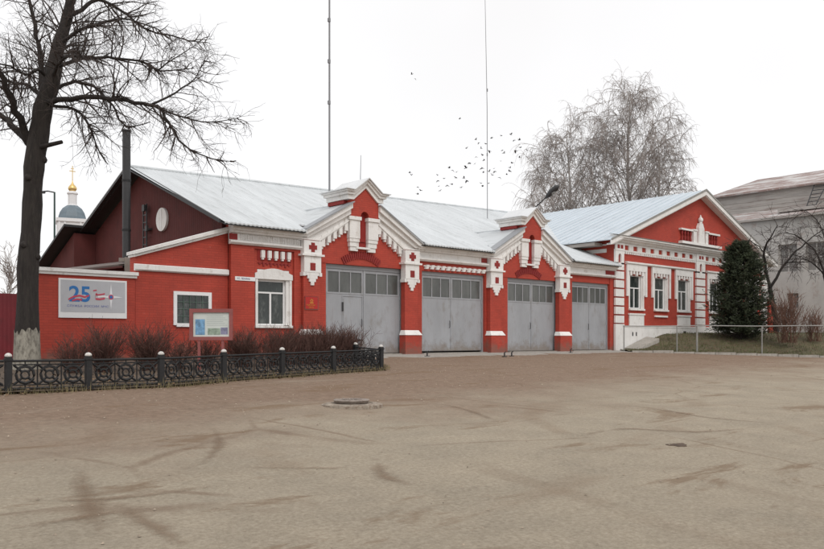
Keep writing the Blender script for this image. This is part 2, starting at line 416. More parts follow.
for k in range(5200):      # straw and weeds along the foot of the iron fence
    u = random.uniform(-2, 15.2); y = front(u) + random.gauss(-.02, .13); z = gz(y) - .01; h = random.uniform(.03, .16) * (1 if random.random() < .8 else 1.6)
    a = random.uniform(0, 6.28); d = random.uniform(-.08, .08)
    tg.quad((u, y, z), (u + .012 * math.cos(a), y + .012 * math.sin(a), z), (u + d, y + d * random.uniform(-1, 1), z + h))
ph = MB(); 
R_ = []
for k in range(28):
    q = 2 * math.pi * k / 28; r = 1 + .18 * math.sin(3 * q + 1) + .10 * math.sin(7 * q) + random.uniform(-.06, .06)
    R_.append((9.54 + .15 * r * math.cos(q), 5.32 + .11 * r * math.sin(q)))
ph.slab([(x, y, gz(y) + und(x, y) + .006) for x, y in R_], .03)
struct(ph.build('pothole', pm('dark_mud', (.085, .055, .036), .9, .4, 9, bs=.8)))
# muddy wheel marks left on the asphalt: thin ragged films of brown dirt
def mud_film():
    m, t, b = new_mat('ragged_mud_film')
    c = nd(t, 'ShaderNodeTexCoord'); n = nd(t, 'ShaderNodeTexNoise', Scale=4.5, Detail=9, Roughness=.78); t.links.new(c.outputs['Object'], n.inputs['Vector'])
    uvx = nd(t, 'ShaderNodeAttribute', attribute_name='edge')
    s = nd(t, 'ShaderNodeMath', operation='MULTIPLY_ADD'); t.links.new(uvx.outputs['Fac'], s.inputs[0]); s.inputs[1].default_value = .42; t.links.new(n.outputs['Fac'], s.inputs[2])
    f = ramp(t, s.outputs[0], [(.62, 0.0), (.95, .50)])
    col = ramp(t, n.outputs['Fac'], [(.3, (.170, .108, .064)), (.7, (.250, .172, .112))])
    t.links.new(col, b.inputs['Base Color']); b.inputs['Roughness'].default_value = .95; t.links.new(f, b.inputs['Alpha'])
    return m
FILM = mud_film()
for pts, wd in [([(2.986,8.275),(2.585,6.999),(2.284,5.986),(2.034,5.18)],0.2),([(2.601,6.538),(2.584,6.063),(2.545,5.454),(2.507,4.716)],0.18),([(5.375,9.915),(4.837,8.749),(4.399,8.046),(3.871,7.428),(3.489,7.093)],0.11),([(5.806,6.903),(5.33,6.321),(5.081,5.89),(5.089,5.554),(5.341,5.434)],0.17),([(1.844,7.034),(2.293,6.756),(2.72,6.584),(3.237,6.542),(3.918,6.688)],0.1),([(1.596,6.09),(2.063,6.077),(2.451,6.121),(2.993,6.048)],0.1),([(4.164,7.106),(4.63,6.73),(5.27,6.361)],0.08),([(12.953,8.828),(12.987,7.582),(12.748,6.341),(13.206,4.873)],0.1),([(10.091,10.527),(9.761,9.216),(9.063,7.842)],0.1),([(8.53,6.432),(10.077,6.525),(10.965,5.757),(12.637,5.466)],0.12)]:
    P_ = [Vector((a, b_, 0)) for a, b_ in pts]; Q = []
    for i in range(len(P_) - 1):
        a, b_, c, d = P_[max(i - 1, 0)], P_[i], P_[i + 1], P_[min(i + 2, len(P_) - 1)]; k = max(4, int((c - b_).length / .12))
        for j in range(k):
            q = j / k; Q.append(.5 * (2 * b_ + (c - a) * q + (2 * a - 5 * b_ + 4 * c - d) * q * q + (3 * b_ - a - 3 * c + d) * q ** 3))
    Q.append(P_[-1]); M_ = MB(); E_ = []
    for i, p in enumerate(Q):
        d = (Q[min(i + 1, len(Q) - 1)] - Q[max(i - 1, 0)]).normalized(); e = Vector((-d.y, d.x, 0)); fade = min(1, 2.5 * i / len(Q), 2.5 * (len(Q) - 1 - i) / len(Q))
        for s in (-1, -.5, 0, .5, 1):
            q = p + e * s * wd * (.85 if wd > .12 else 1.1); M_.v.append((q.x, q.y, gz(q.y) + und(q.x, q.y) + .006)); E_.append((1 - abs(s)) * fade)
    for i in range(len(Q) - 1):
        for j in range(4): M_.f.append((5 * i + j, 5 * i + j + 1, 5 * i + j + 6, 5 * i + j + 5))
    o = struct(M_.build('tyre_track', FILM, smooth=True, recalc=False)); at_ = o.data.attributes.new('edge', 'FLOAT', 'POINT')
    at_.data.foreach_set('value', E_)
struct(tg.build('dry_grass', pm('straw', (.20, .165, .085), .9, .45, 3), recalc=False), 'stuff')
struct(pb.build('gravel', pm('loose_grit', (.31, .255, .195), .9, .5, 3), recalc=False), 'stuff')
# ------------------------------------------------------------------ FIRE STATION
W = 23.3
st = thing('fire_station', 'long low red brick fire station with four grey gates and white gabled trim', 'fire station', (13.3, W, 0))
wl = MB()
HOLES = [(14.3, 15.58, 1.04, 2.95), (17.15, 20.9, -.02, 3.32), (21.88, 25.6, -.02, 3.32), (27.1, 30.7, -.02, 3.32), (31.85, 35.0, -.02, 3.38)]
wl.wall(13.3, 35.36, -.3, 4.36, W, W + .35, [(a, b, max(c, -.3), d) for a, b, c, d in HOLES])
wl.box((13.35, W + .36, -.3), (13.6, 36.3, 4.2))
# slim corner strip and flat piers of the left bay, standing 6 cm proud
wl.box((13.28, W - .07, -.3), (14.16, W - .002, 3.74)); wl.box((15.74, W - .07, -.3), (16.02, W - .002, 3.74))
wl.box((14.162, W - .07, 3.62), (15.738, W - .002, 3.74))
# strips beside the recessed gates
for a, b in ((21.52, 21.86), (25.62, 25.66), (35.02, 35.34)): wl.box((a, W - .03, -.3), (b, W - .002, 3.74))
wl.build('wall', RED, st)
bi = MB()
for x in (14.3, 15.58): pass
bi.box((13.7, W + 2.6, -.2), (35.2, W + 2.7, 4.3)); bi.build('inner_partition', DARKW, st)
fl = MB().box((13.4, W + .36, -.25), (35.2, W + 2.6, -.02)); fl.build('inner_floor', CONC, st)

def R_ch(poly, du): return [(x + du, z) for x, z in poly]
def steps(mb, u0, u1, z0, layers, y):
    pass
# gabled bays
def gable(uc):
    top = [(-2.86, 4.36), (-2.72, 4.40), (-.70, 5.56), (.70, 5.56), (2.72, 4.40), (2.86, 4.36)]
    back = MB()
    back.prism(R_ch([(-2.7, 4.365), (2.7, 4.365), (2.64, 4.42), (.75, 5.48), (-.75, 5.48), (-2.64, 4.42)], uc), W - .02, W + .3)
    # red field over the gate, in front of which everything white is mounted
    p = back.build('gable_wall', RED, st)
    for s in (-1, 1):
        q = lambda P: [(uc + s * x, z) for x, z in P]
        ck = MB()
        ck.prism(q([(2.88, 4.04), (2.88, 4.30), (2.70, 4.36), (.66, 5.50), (.66, 4.86), (1.95, 4.04)]), W - .14, W - .022)
        ck.prism(q([(2.93, 4.16), (2.93, 4.31), (2.71, 4.37), (.655, 5.53), (.655, 5.16), (2.55, 4.16)]), W - .25, W - .142)
        ck.prism(q([(2.98, 4.25), (2.98, 4.33), (2.72, 4.40), (.65, 5.56), (.65, 5.37), (2.66, 4.25)]), W - .36, W - .252)
        ck.prism(q([(2.90, 4.08), (2.90, 4.135), (2.02, 4.135), (.65, 5.0), (.65, 4.93), (1.98, 4.08)]), W - .19, W - .143)
        # stepped teeth hanging under the raking cornice
        for k in range(5):
            x = 1.83 - .26 * k; z = 3.80 + .165 * k
            ck.box((uc + s * x - .075, W - .16, z + .09), (uc + s * x + .075, W - .023, z + .5))
            ck.box((uc + s * x - (.075 if s < 0 else .0), W - .13, z), (uc + s * x + (.0 if s < 0 else .075), W - .023, z + .088))
            x2 = x - .13
            ck.box((uc + s * x2 - .054, W - .08, z + .36), (uc + s * x2 + .054, W - .024, z + .55))
        ck.build('raking_cornice', WHITE, p)
        cp = MB()
        cp.prism(q([(3.04, 4.335), (3.04, 4.365), (2.74, 4.435), (.64, 5.61), (.64, 5.57), (2.73, 4.403)]), W - .44, W + .05)
        cp.build('coping', DARKM if False else GATEF, p)
        bk = MB()
        a, b = .20, .68
        bk.box((uc + s * a if s > 0 else uc - b, W - .21, 4.30), (uc + b if s > 0 else uc - a, W - .024, 4.97))
        lo, hi = (uc + .16, uc + .73) if s > 0 else (uc - .73, uc - .16)
        bk.box((lo, W - .255, 4.972), (hi, W - .024, 5.10))
        for k, (e, z0, z1) in enumerate([(.015, 4.17, 4.298), (.04, 4.0, 4.168), (.075, 3.84, 3.998)]):
            lo, hi = (uc + a + e * .6, uc + b - e) if s > 0 else (uc - b + e, uc - a - e * .6)
            bk.box((lo, W - .19 + .03 * k, z0), (hi, W - .024, z1))
        bk.build('corbel_block', WHITE, p)
    sill = MB(); sill.box((uc - .33, W - .16, 3.93), (uc + .33, W - .024, 4.0)); sill.build('niche_sill', WHITE, p)
    nb = MB(); nb.box((uc - .2, W - .05, 4.02), (uc + .2, W - .021, 5.5))
    nb.box((uc - .15, W - .09, 4.2), (uc + .15, W - .052, 4.34)); nb.build('niche', NICHE, p)
    # little gabled block (aedicule) with the arched niche head cut into its face
    ae = MB(); n = 10
    arch = [(uc + .19 * math.cos(math.pi * k / n), 5.12 + .19 * math.sin(math.pi * k / n)) for k in range(n + 1)]
    ae.prism([(uc + .19, 5.103), (uc + .66, 5.103), (uc + .66, 5.86), (uc, 6.27), (uc - .66, 5.86), (uc - .66, 5.103), (uc - .19, 5.103)] + arch[::-1][1:-1], W - .24, W - .052)
    ae.prism([(uc - .655, 4.9), (uc + .655, 4.9), (uc + .655, 5.85), (uc, 6.26), (uc - .655, 5.85)], W - .018, W + .95)
    ae.box((uc - .655, W - .05, 5.4), (uc + .655, W - .019, 5.84))
    A = ae.build('gable_block', RED, p)
    ch = lambda o, i, z: None
    co = MB()
    def chev(xo, xi, zt, zb, h, pk_t, pk_b):
        return [(uc - xo, zt), (uc - xi, zt), (uc, pk_t), (uc + xi, zt), (uc + xo, zt), (uc + xo, zb), (uc + xi - .03, zb), (uc, pk_b), (uc - xi + .03, zb), (uc - xo, zb)]
    co.prism(chev(.84, .60, 5.86, 5.70, 0, 6.34, 6.18), W - .31, W + 1.02)
    co.prism(chev(.93, .63, 5.96, 5.865, 0, 6.44, 6.345), W - .39, W + 1.08)
    co.prism(chev(1.00, .65, 6.02, 5.965, 0, 6.50, 6.445), W - .46, W + 1.12)
    co.build('block_cornice', WHITE, p)
    rf = MB()
    for s in (-1, 1):
        P = [(uc + s * 1.06, 6.055), (uc + s * .66, 6.05), (uc, 6.545), (uc, 6.51), (uc + s * .65, 6.022), (uc + s * 1.06, 6.022)]
        rf.prism(P, W - .52, W + 1.16)
    rf.build('block_roof', ROOFW, p)
    # red string under the cornice at the block's sides
    for s in (-1, 1):
        sh = MB(); sh.box((min(uc + s * .66, uc + s * .8), W + .0, 5.56), (max(uc + s * .66, uc + s * .8), W + .98, 5.69)); sh.build('block_side_string', REDW, p)
    # bricks of the flat relieving arch over the gate
    ar = MB()
    for k in range(19):
        th = math.radians(-33 + 66 * k / 18); c_ = Vector((uc, 0, 2.15)); d = Vector((math.sin(th), 0, math.cos(th))); e = Vector((d.z, 0, -d.x))
        i0, i1 = c_ + d * 1.42, c_ + d * 1.70
        if i0.z < 3.34: i0 = c_ + d * ((3.34 - 2.15) / d.z)
        if i1.z - i0.z < .05: continue
        h = e * .030
        ar.loft([(q.x, W - .055, q.z) for q in (i0 - h, i0 + h, i1 + h, i1 - h)], [(q.x, W - .022, q.z) for q in (i0 - h, i0 + h, i1 + h, i1 - h)])
    P_ = [(uc + 1.56 * math.sin(math.radians(-33 + 66 * k / 18)), 2.15 + 1.56 * math.cos(math.radians(-33 + 66 * k / 18))) for k in range(19)]
    ar.prism(P_ + [(a, b + .04) for a, b in P_[::-1]], W - .035, W - .0225)
    ar.build('brick_arch', REDW, p)
    fd = MB(); fd.box((uc - 2.0, W - .021, 3.325), (uc + 2.0, W - .0015, 4.4)); fd.build('gable_field', RED, p)
    return p
GC = (18.76, 28.52)
for uc in GC: gable(uc)

# pilasters with white capitals, skirts and plinths
for u0, u1 in ((16.0, 16.76), (20.74, 21.5), (25.68, 26.48), (30.52, 31.32)):
    P = MB(); F = W - .22
    P.box((u0 + .03, F, .93), (u1 - .03, W - .002, 4.04))
    P.box((u0 - .05, F - .13, -.3), (u1 + .05, W - .002, .745))
    p = P.build('pilaster', RED, st)
    sk = MB(); a, b = u0 - .07, u1 + .07
    sk.loft([(a, F - .15, .748), (b, F - .15, .748), (b, W - .003, .748), (a, W - .003, .748)],
            [(u0 + .01, F - .02, .935), (u1 - .01, F - .02, .935), (u1 - .01, W - .003, .935), (u0 + .01, W - .003, .935)])
    sk.build('skirt', WHITE, p)
    c = MB(); m = (u0 + u1) / 2; h = (u1 - u0) / 2
    c.box((m - h, F - .07, 3.57), (m + h, W - .004, 4.038))
    c.box((m - h - .09, F - .12, 3.50), (m + h + .09, W - .004, 3.568))
    c.box((m - h + .02, F - .06, 2.93), (m + h - .02, W - .004, 3.498))
    for e, z0, z1 in ((.10, 2.82, 2.928), (.17, 2.71, 2.818), (.24, 2.60, 2.708), (.31, 2.48, 2.598)):
        c.box((m - h + e, F - .05, z0), (m + h - e, W - .005, z1))
    for e in (-1, 1): c.box((m + e * (h - .03) - .05, F - .058, 2.80), (m + e * (h - .03) + .05, W - .006, 2.926))
    c.build('capital', WHITE, p)
    cx = MB(); f = F - .082
    cx.box((m - .075, f, 3.64), (m + .075, F - .06, 3.97)); cx.box((m - .17, f + .001, 3.73), (m + .17, F - .06, 3.88))
    cx.build('cross_inlay', REDW, p)
    sq = MB(); sq.box((m - .11, F - .072, 3.0), (m + .11, F - .05, 3.26)); sq.build('square_inlay', REDW, p)

# cornices of the flat bays: stepped moulding, white frieze, lower string
def cornice(u0, u1, ends=.28, dent=None):
    c = MB()
    c.prismx([(W - .36, 4.29), (W - .36, 4.22), (W - .29, 4.215), (W - .29, 4.15), (W - .22, 4.145), (W - .2, 4.08), (W - .10, 4.06), (W - .004, 4.06), (W - .004, 4.33), (W - .1, 4.33)], u0, u1)
    c.box((u0 + ends, W - .08, 3.78), (u1 - ends, W - .004, 4.058))
    c.prismx([(W - .2, 3.76), (W - .2, 3.815), (W - .085, 3.83), (W - .085, 3.70), (W - .13, 3.70)], u0 - .02, u1 + .02)
    c.box((u0, W - .0845, 3.70), (u1, W - .005, 3.778))
    return c.build('cornice', WHITE, st)
c1 = cornice(13.22, 15.98, .0)
nt_ = MB()          # fine toothing of the left frieze
for k in range(38):
    u = 13.62 + k * .061
    nt_.box((u, W - .115, 3.86), (u + .034, W - .081, 4.05))
nt_.box((13.6, W - .084, 3.86), (15.97, W - .0805, 4.05)); nt_.build('toothed_frieze', WHITE, c1)
nr_ = MB(); nr_.box((13.2, W - .1, 3.85), (13.5, W - .081, 4.045)); nr_.build('frieze_end', REDW, c1)
c2 = cornice(21.52, 25.66, .0)
fe = MB(); fe.box((25.30, W - .1, 3.86), (25.64, W - .081, 4.05)); fe.build('frieze_end', REDW, c2)
c3 = cornice(31.34, 35.34, .0)
fe = MB(); fe.box((34.55, W - .1, 3.86), (35.33, W - .081, 4.05)); fe.build('frieze_end', REDW, c3)
dn = MB()
for k in range(12):  # slanting white brick dentils over the second gate
    u = 22.0 + k * .305
    dn.loft([(u, W - .10, 3.40), (u + .16, W - .10, 3.40), (u + .16, W - .003, 3.40), (u, W - .003, 3.40)],
            [(u + .05, W - .12, 3.565), (u + .21, W - .12, 3.565), (u + .21, W - .003, 3.565), (u + .05, W - .003, 3.565)])
dn.box((21.95, W - .05, 3.50), (25.6, W - .004, 3.54)); dn.build('slanted_dentils', WHITE, st)
for k in range(5):
    dn = MB(); u = 14.42 + k * .262; dn.box((u, W - .10, 3.33), (u + .135, W - .003, 3.58)); dn.box((u + .02, W - .085, 3.27), (u + .10, W - .003, 3.3301)); dn.build('dentil', WHITE, st)
dp = MB(); dp.box((14.3, W - .012, 3.24), (15.66, W - .0015, 3.60)); dp.build('dentil_recess', NICHE, st)
rb = MB()
for k in range(9):
    u = 14.36 + k * .145; rb.box((u, W - .035, 3.06 + (.0 if k % 2 else .05)), (u + .07, W - .0025, 3.19))
rb.box((14.3, W - .02, 3.15), (15.66, W - .003, 3.18)); rb.build('brick_teeth', REDW, st)

# window of the left bay: arched white surround, white frame, dark panes
sr = MB(); n = 12; u0, u1 = 14.22, 15.66
arc = [(u0 - .03 + (u1 - u0 + .06) * k / n, 2.80 + .19 * math.sin(math.pi * k / n)) for k in range(n + 1)]
sr.prism([(u0 - .03, 2.62)] + arc + [(u1 + .03, 2.62)], W - .06, W - .003)
sr.box((u0, W - .045, 1.0), (u0 + .09, W - .003, 2.618)); sr.box((u1 - .09, W - .045, 1.0), (u1, W - .003, 2.618))
sr.box((14.312, W + .0, 2.60), (15.57, W + .2, 2.94))
sr.box((15.45, W + .002, 1.07), (15.577, W + .2, 2.598))
swn = sr.build('window_surround', WHITE, st)
def window(u0, u1, z0, z1, y, parent, tr=.68, cols=2, t=.055, name='window', gm=None):
    f = MB(); d = .07; zt = z0 + (z1 - z0) * tr
    f.box((u0, y, z0), (u0 + t, y + d, z1)); f.box((u1 - t, y, z0), (u1, y + d, z1))
    f.box((u0 + t, y, z1 - t), (u1 - t, y + d, z1)); f.box((u0 + t, y, z0), (u1 - t, y + d, z0 + t))
    f.box((u0 + t, y - .004, zt - t / 2), (u1 - t, y + d, zt + t / 2))
    for k in range(1, cols):
        m = u0 + (u1 - u0) * k / cols; f.box((m - t * .6, y - .006, z0 + t), (m + t * .6, y + d, zt - t / 2))
    o = f.build(name, WPVC, parent)
    gl = MB(); gl.box((u0 + t * .6, y + .03, z0 + t * .6), (u1 - t * .6, y + .045, z1 - t * .6)); gl.build('pane', gm or GLASS, o)
    return o
window(14.31, 15.45, 1.06, 2.60, W + .10, st, .72)
sl_ = MB(); sl_.box((14.2, W - .09, .97), (15.68, W + .09, 1.05)); sl_.build('window_sill', WHITE, st)

# gates: frame > two leaves, glazed strip
def gate(u0, u1, z1, y, split=.5, wicket=False, zb=.05, zg=2.3):
    f = MB(); t = .085
    f.box((u0, y, zb - .1), (u0 + t, y + .12, z1)); f.box((u1 - t, y, zb - .1), (u1, y + .12, z1)); f.box((u0 + t, y, z1 - .15), (u1 - t, y + .12, z1))
    G = f.build('gate', GATEF, st)
    m = u0 + (u1 - u0) * split
    for a, b in ((u0 + t + .008, m - .006), (m + .006, u1 - t - .008)):
        L = MB(); yy = y + .03
        L.box((a, yy, zb), (b, yy + .05, zg)); zt = z1 - .155
        L.box((a, yy + .002, zg), (a + .09, yy + .05, zt)); L.box((b - .09, yy + .002, zg), (b, yy + .05, zt)); L.box((a + .09, yy + .002, zt - .1), (b - .09, yy + .05, zt))
        for k in (1, 2):
            q = a + .09 + (b - a - .18) * k / 3; L.box((q - .022, yy + .003, zg), (q + .022, yy + .048, zt - .1))
        L.box((a + .02, yy - .012, zg - .05), (b - .02, yy - .001, zg + .01))       # flat bar under the glazing
        L.box((a + .01, yy - .012, zb + .02), (b - .01, yy - .001, zb + .10))
        lf = L.build('gate_leaf', GATE, G)
        p = MB(); p.box((a + .03, yy + .028, zg - .02), (b - .03, yy + .040, zt - .05)); p.build('gate_glazing', GATEGL, G)
        e = a if a < m - .3 else b
        for z in (.45, 1.3, 2.1): hg = MB(); hg.tube([(e, yy - .012, z), (e, yy - .012, z + .16)], .022, 8); hg.build('hinge', GATEF, G)
    hd = MB(); hd.tube([(m - .14, y - .03, 1.05), (m - .14, y - .05, 1.1), (m - .14, y - .05, 1.3), (m - .14, y - .03, 1.35)], .014, 6)
    hd.build('pull_handle', DARKM, G)
    ast = MB(); ast.box((m - .02, y + .008, zb), (m + .035, y + .029, z1 - .16)); ast.build('cover_strip', GATE, G)
    if wicket:
        wk = MB(); a, b = m - 1.02, m - .06; yy = y + .016
        for q in ((a, .12, a + .03, 2.2), (b - .03, .12, b, 2.2), (a + .03, 2.17, b - .03, 2.2), (a + .03, .12, b - .03, .15)):
            wk.box((q[0], yy - .004, q[1]), (q[2], yy + .012, q[3]))
        wk.box((a + .07, yy + .004, .2), (b - .07, yy + .012, 2.1)); wk.build('wicket_door', GATE, G)
        kk = MB(); kk.box((a - .02, y - .01, 1.62), (a + .05, y + .015, 1.95)); kk.build('wicket_lock', DARKM, G); kk = MB(); kk.box((b - .35, y - .012, .52), (b - .02, y + .012, .58)); kk.build('wicket_bolt', DARKM, G)
    return G
gate(17.15, 20.9, 3.32, W + .10, .492, True)
gate(21.88, 25.6, 3.32, W + .10, .478, zb=.10)
gate(27.1, 30.7, 3.32, W + .10, .5)
gate(31.85, 35.0, 3.38, W + .10, .5, zg=2.38)
thr = MB()
for a, b in ((17.12, 20.93), (21.86, 25.6), (27.08, 30.72), (31.8, 35.0)): thr.box((a, W - .16, -.25), (b, W + .35, .035))
thr.build('gate_threshold', CONC, st)

# main roof: pale corrugated sheets; the ridge climbs and backs away to the right (two builds of roof)
def roof_pt(s, q):      # s 0..1 along, q 0 eave .. 1 ridge
    e = Vector((12.78 + (35.3 - 12.78) * s, W - .56, 4.33)); r = Vector((12.5 + 30.5 * s, 29.75 + 4.15 * s, 7.16 + 1.69 * s))
    return e + (r - e) * q
rf = MB(); NS, rows = 560, 5
for row in range(rows):
    qa, qb = row / rows, (row + 1) / rows; lift = 0
    base = len(rf.v)
    for k in range(NS + 1):
        s = k / NS
        xe = 12.78 + 22.52 * s; q0 = .101 if any(abs(xe - c) < 2.8 for c in GC) else 0
        for q, dz in ((qa, lift), (qb, 0)):
            p = roof_pt(s, max(q, q0)); p.z += .012 * math.sin(p.x * 2 * math.pi / .16) + dz; rf.v.append(tuple(p))
    for k in range(NS): rf.f.append((base + 2 * k, base + 2 * k + 2, base + 2 * k + 3, base + 2 * k + 1))
    if row == 0:
        b2 = len(rf.v)
        for k in range(NS + 1):
            p = Vector(rf.v[base + 2 * k]); rf.v.append((p.x, p.y + .002, p.z - .05))
        for k in range(NS): rf.f.append((base + 2 * k, b2 + k, b2 + k + 1, base + 2 * k + 2))
RO = rf.build('roof', SLATE, st, recalc=False)
ud = MB()
a, b, c, d = roof_pt(0, .104), roof_pt(1, .104), roof_pt(1, 1), roof_pt(0, 1)
for s0, s1 in ((0, .139), (.391, .572), (.825, 1)):
    ud.slab([(p.x, p.y, p.z - .05) for p in (roof_pt(s0, .004), roof_pt(s1, .004), roof_pt(s1, .1035), roof_pt(s0, .1035))], .05)
ud.slab([(p.x, p.y, p.z - .05) for p in (a, b, c, d)], .05)
ud.slab([(d.x, d.y, d.z - .05), (c.x, c.y, c.z - .05), (c.x, 42.5, 5.2), (d.x, 36.5, 4.30)], .06)
ud.build('roof_boarding', DARKM, RO)  # near-black colour paints in the shade under the eave
bs_ = MB(); bs_.slab([(d.x, d.y - .02, d.z + .03), (c.x, c.y - .02, c.z + .03), (c.x, 42.6, 5.25), (d.x, 36.6, 4.36)], .04); bs_.build('back_slope', SLATE, RO)
rc = MB(); rc.tube([(d.x, d.y, d.z + .01), (c.x, c.y, c.z + .01)], .07, 8); rc.build('ridge_cap', SLATE, RO)
for uc in GC:            # small cross roofs behind the gables, meeting the main roof in valleys
    for s in (-1, 1):
        x0, x1 = uc + s * 2.85, uc + s * .62
        zf = lambda x: 5.60 - .575 * (abs(x - uc) - .62)
        def vy(x):     # where main roof reaches that height
            return (W - .56) + (zf(x) - 4.33) / .405 + .12
        m = MB(); n = 14
        for k in range(n + 1):
            x = x0 + (x1 - x0) * k / n
            m.v += [(x, W - .43, zf(x) + .015), (x, max(vy(x), W - .40), zf(x) + .015), (x, W - .43, zf(x) - .02), (x, max(vy(x), W - .40), zf(x) - .02)]
        for k in range(n):
            i = 4 * k
            m.f += [(i, i + 4, i + 5, i + 1), (i + 2, i + 3, i + 7, i + 6), (i, i + 2, i + 6, i + 4)]
        m.build('cross_roof', SLATE, RO)
    m = MB(); m.slab([(uc - .66, W + .0, 5.60), (uc + .66, W + .0, 5.60), (uc + .66, 26.2, 5.66), (uc - .66, 26.2, 5.66)], .05); m.build('cross_roof', SLATE, RO)

# end gable of maroon sheeting, facing left
gm_ = MB(); x = 13.16
gm_.prismx([(W + .3, 2.0), (W + .3, 4.42), (29.75, 7.02), (36.3, 4.34), (36.3, 0), (W + 4, 0)], x, x + .14)
gb = gm_.build('end_gable', MAROON, st)
wn = MB()
for th in range(24):
    pass
cz, cy = 4.99, 27.92
ring = [(cy + .43 * math.cos(2 * math.pi * k / 28), cz + .43 * math.sin(2 * math.pi * k / 28)) for k in range(28)]
wn.prismx(ring, x - .09, x - .004)
vw = wn.build('round_vent_cover', WHITE, gb)
vb = MB(); vb.box((x - .105, cy - .02, cz - .40), (x - .091, cy + .02, cz + .40)); vb.build('vent_strap', WPVC, vw)
ld = MB()
for yy in (29.02, 29.32): ld.box((x - .16, yy, 3.9), (x - .12, yy + .04, 5.7))
for k in range(6): ld.box((x - .155, 29.06, 4.15 + .28 * k), (x - .125, 29.32, 4.19 + .28 * k))
ld.box((x - .24, 29.05, 5.42), (x - .165, 29.25, 5.66)); ld.box((x - .24, 28.82, 4.65), (x - .165, 28.98, 4.85)); ld.box((x - .12, 28.86, 4.7), (x - .003, 29.3, 4.76))
ld.build('wall_bracket', DARKM, gb)
vg = MB()
for (y0, z0, y1, z1) in ((W - .40, 4.30, 29.75, 7.10), (36.55, 4.26, 29.75, 7.10)):
    vg.prismx([(y0, z0), (y0, z0 + .12), (y1, z1 + .08), (y1, z1 - .10)], 12.66, 12.72)
vg.build('bargeboard', DARKM, gb)
# lower lean-to stepping out behind, with its own sloping roof
an = MB()
an.prismx([(34.4, 0), (34.4, 5.05), (40.5, 2.55), (40.5, 0)], 12.25, 13.15); an.build('rear_annex', MAROON, gb)
ar_ = MB(); ar_.slab([(11.75, 34.15, 5.36), (13.5, 34.15, 5.36), (13.5, 40.8, 2.62), (11.75, 40.8, 2.62)], .10); ar_.build('rear_annex_roof', DARKM, gb)
# left wing: red front wall with a sloping white cornice
lw_ = MB(); y = 23.42
lw_.prism([(10.15, -.4), (13.27, -.4), (13.27, 4.14), (10.15, 3.13)], y, y + .4)
LWG = lw_.build('wing_wall', RED, st)
sc = MB()
sc.prism([(10.06, 3.14), (13.27, 4.155), (13.27, 4.27), (10.06, 3.235)], y - .15, y + .45)
sc.prism([(10.10, 3.07), (13.27, 4.07), (13.27, 4.152), (10.10, 3.137)], y - .08, y + .42)
sc.build('sloping_cornice', WHITE, LWG)
sg = MB(); sg.prismx([(y - .10, 2.70), (y - .10, 2.84), (y - .03, 2.87), (y - .003, 2.87), (y - .003, 2.66), (y - .05, 2.66)], 10.1, 13.26); sg.build('string_course', WHITE, LWG)
# barred window of the wing
b_ = MB(); a0, a1, z0, z1 = 11.36, 12.66, .98, 2.09; t = .11
b_.box((a0, y - .05, z0 + .05), (a0 + t, y - .003, z1)); b_.box((a1 - t, y - .05, z0 + .05), (a1, y - .003, z1)); b_.box((a0 + t, y - .05, z1 - t), (a1 - t, y - .003, z1)); b_.box((a0 + .09, y - .07, z0), (a1 - .02, y - .003, z0 + t))
wf = b_.build('barred_window', WPVC, LWG)
b_ = MB(); b_.box((a0 + t, y - .022, z0 + t), (a1 - t, y - .004, z1 - t)); b_.build('window_pane', GLASS, LWG)
b_ = MB()
for k in range(1, 5): q = a0 + t + (a1 - a0 - 2 * t) * k / 5; b_.tube([(q, y - .04, z0 + t), (q, y - .04, z1 - t)], .010, 5)
for k in range(1, 4): q = z0 + t + (z1 - z0 - 2 * t) * k / 4; b_.tube([(a0 + t, y - .035, q), (a1 - t, y - .035, q)], .010, 5)
b_.build('window_bars', pm('dull_green_bars', (.10, .15, .12), .6, .2, 5), LWG)

# things on the station's walls
pl = thing('address_plate', 'narrow white street-name plate high on the red corner pier', 'sign', (13.8, W - .07, 2.58))
b_ = MB(); b_.box((13.42, W - .095, 2.52), (14.18, W - .072, 2.65)); b_.build('plate', WPVC, pl)
text('УЛ. ЛЕНИНА', .085, 13.48, W - .098, 2.555, flat('plate_ink', (.05, .08, .2)), pl, 'lettering', .95)
pq = thing('official_plaque', 'small red plaque with a gold emblem beside the first gate', 'plaque', (16.28, W - .16, 1.65))
b_ = MB(); f = W - .22; b_.box((16.06, f - .025, 1.62), (16.64, f - .002, 2.09)); b_.build('plaque_frame', REDW, pq)
b_ = MB(); b_.box((16.09, f - .032, 1.65), (16.61, f - .0255, 2.06)); b_.build('plaque_face', flat('plaque_red', (.42, .015, .010)), pq)
yl = flat('plaque_gold', (.55, .24, .03)); b_ = MB()
c0 = (16.35, 1.93)
for k in range(8):
    th = math.pi * k / 4; q = [(c0[0] + r * math.cos(th + e), c0[1] + r * math.sin(th + e)) for r, e in ((.03, -.5), (.10, 0), (.03, .5))]
    b_.prism(q, f - .036, f - .0325)
b_.box((16.27, f - .0358, 1.84), (16.43, f - .0325, 1.87)); b_.build('emblem', yl, pq)
text('ПОЖАРНАЯ', .075, 16.13, f - .0345, 1.755, yl, pq, 'lettering', .86)
text('ЧАСТЬ', .075, 16.22, f - .0345, 1.675, yl, pq, 'lettering', .86)

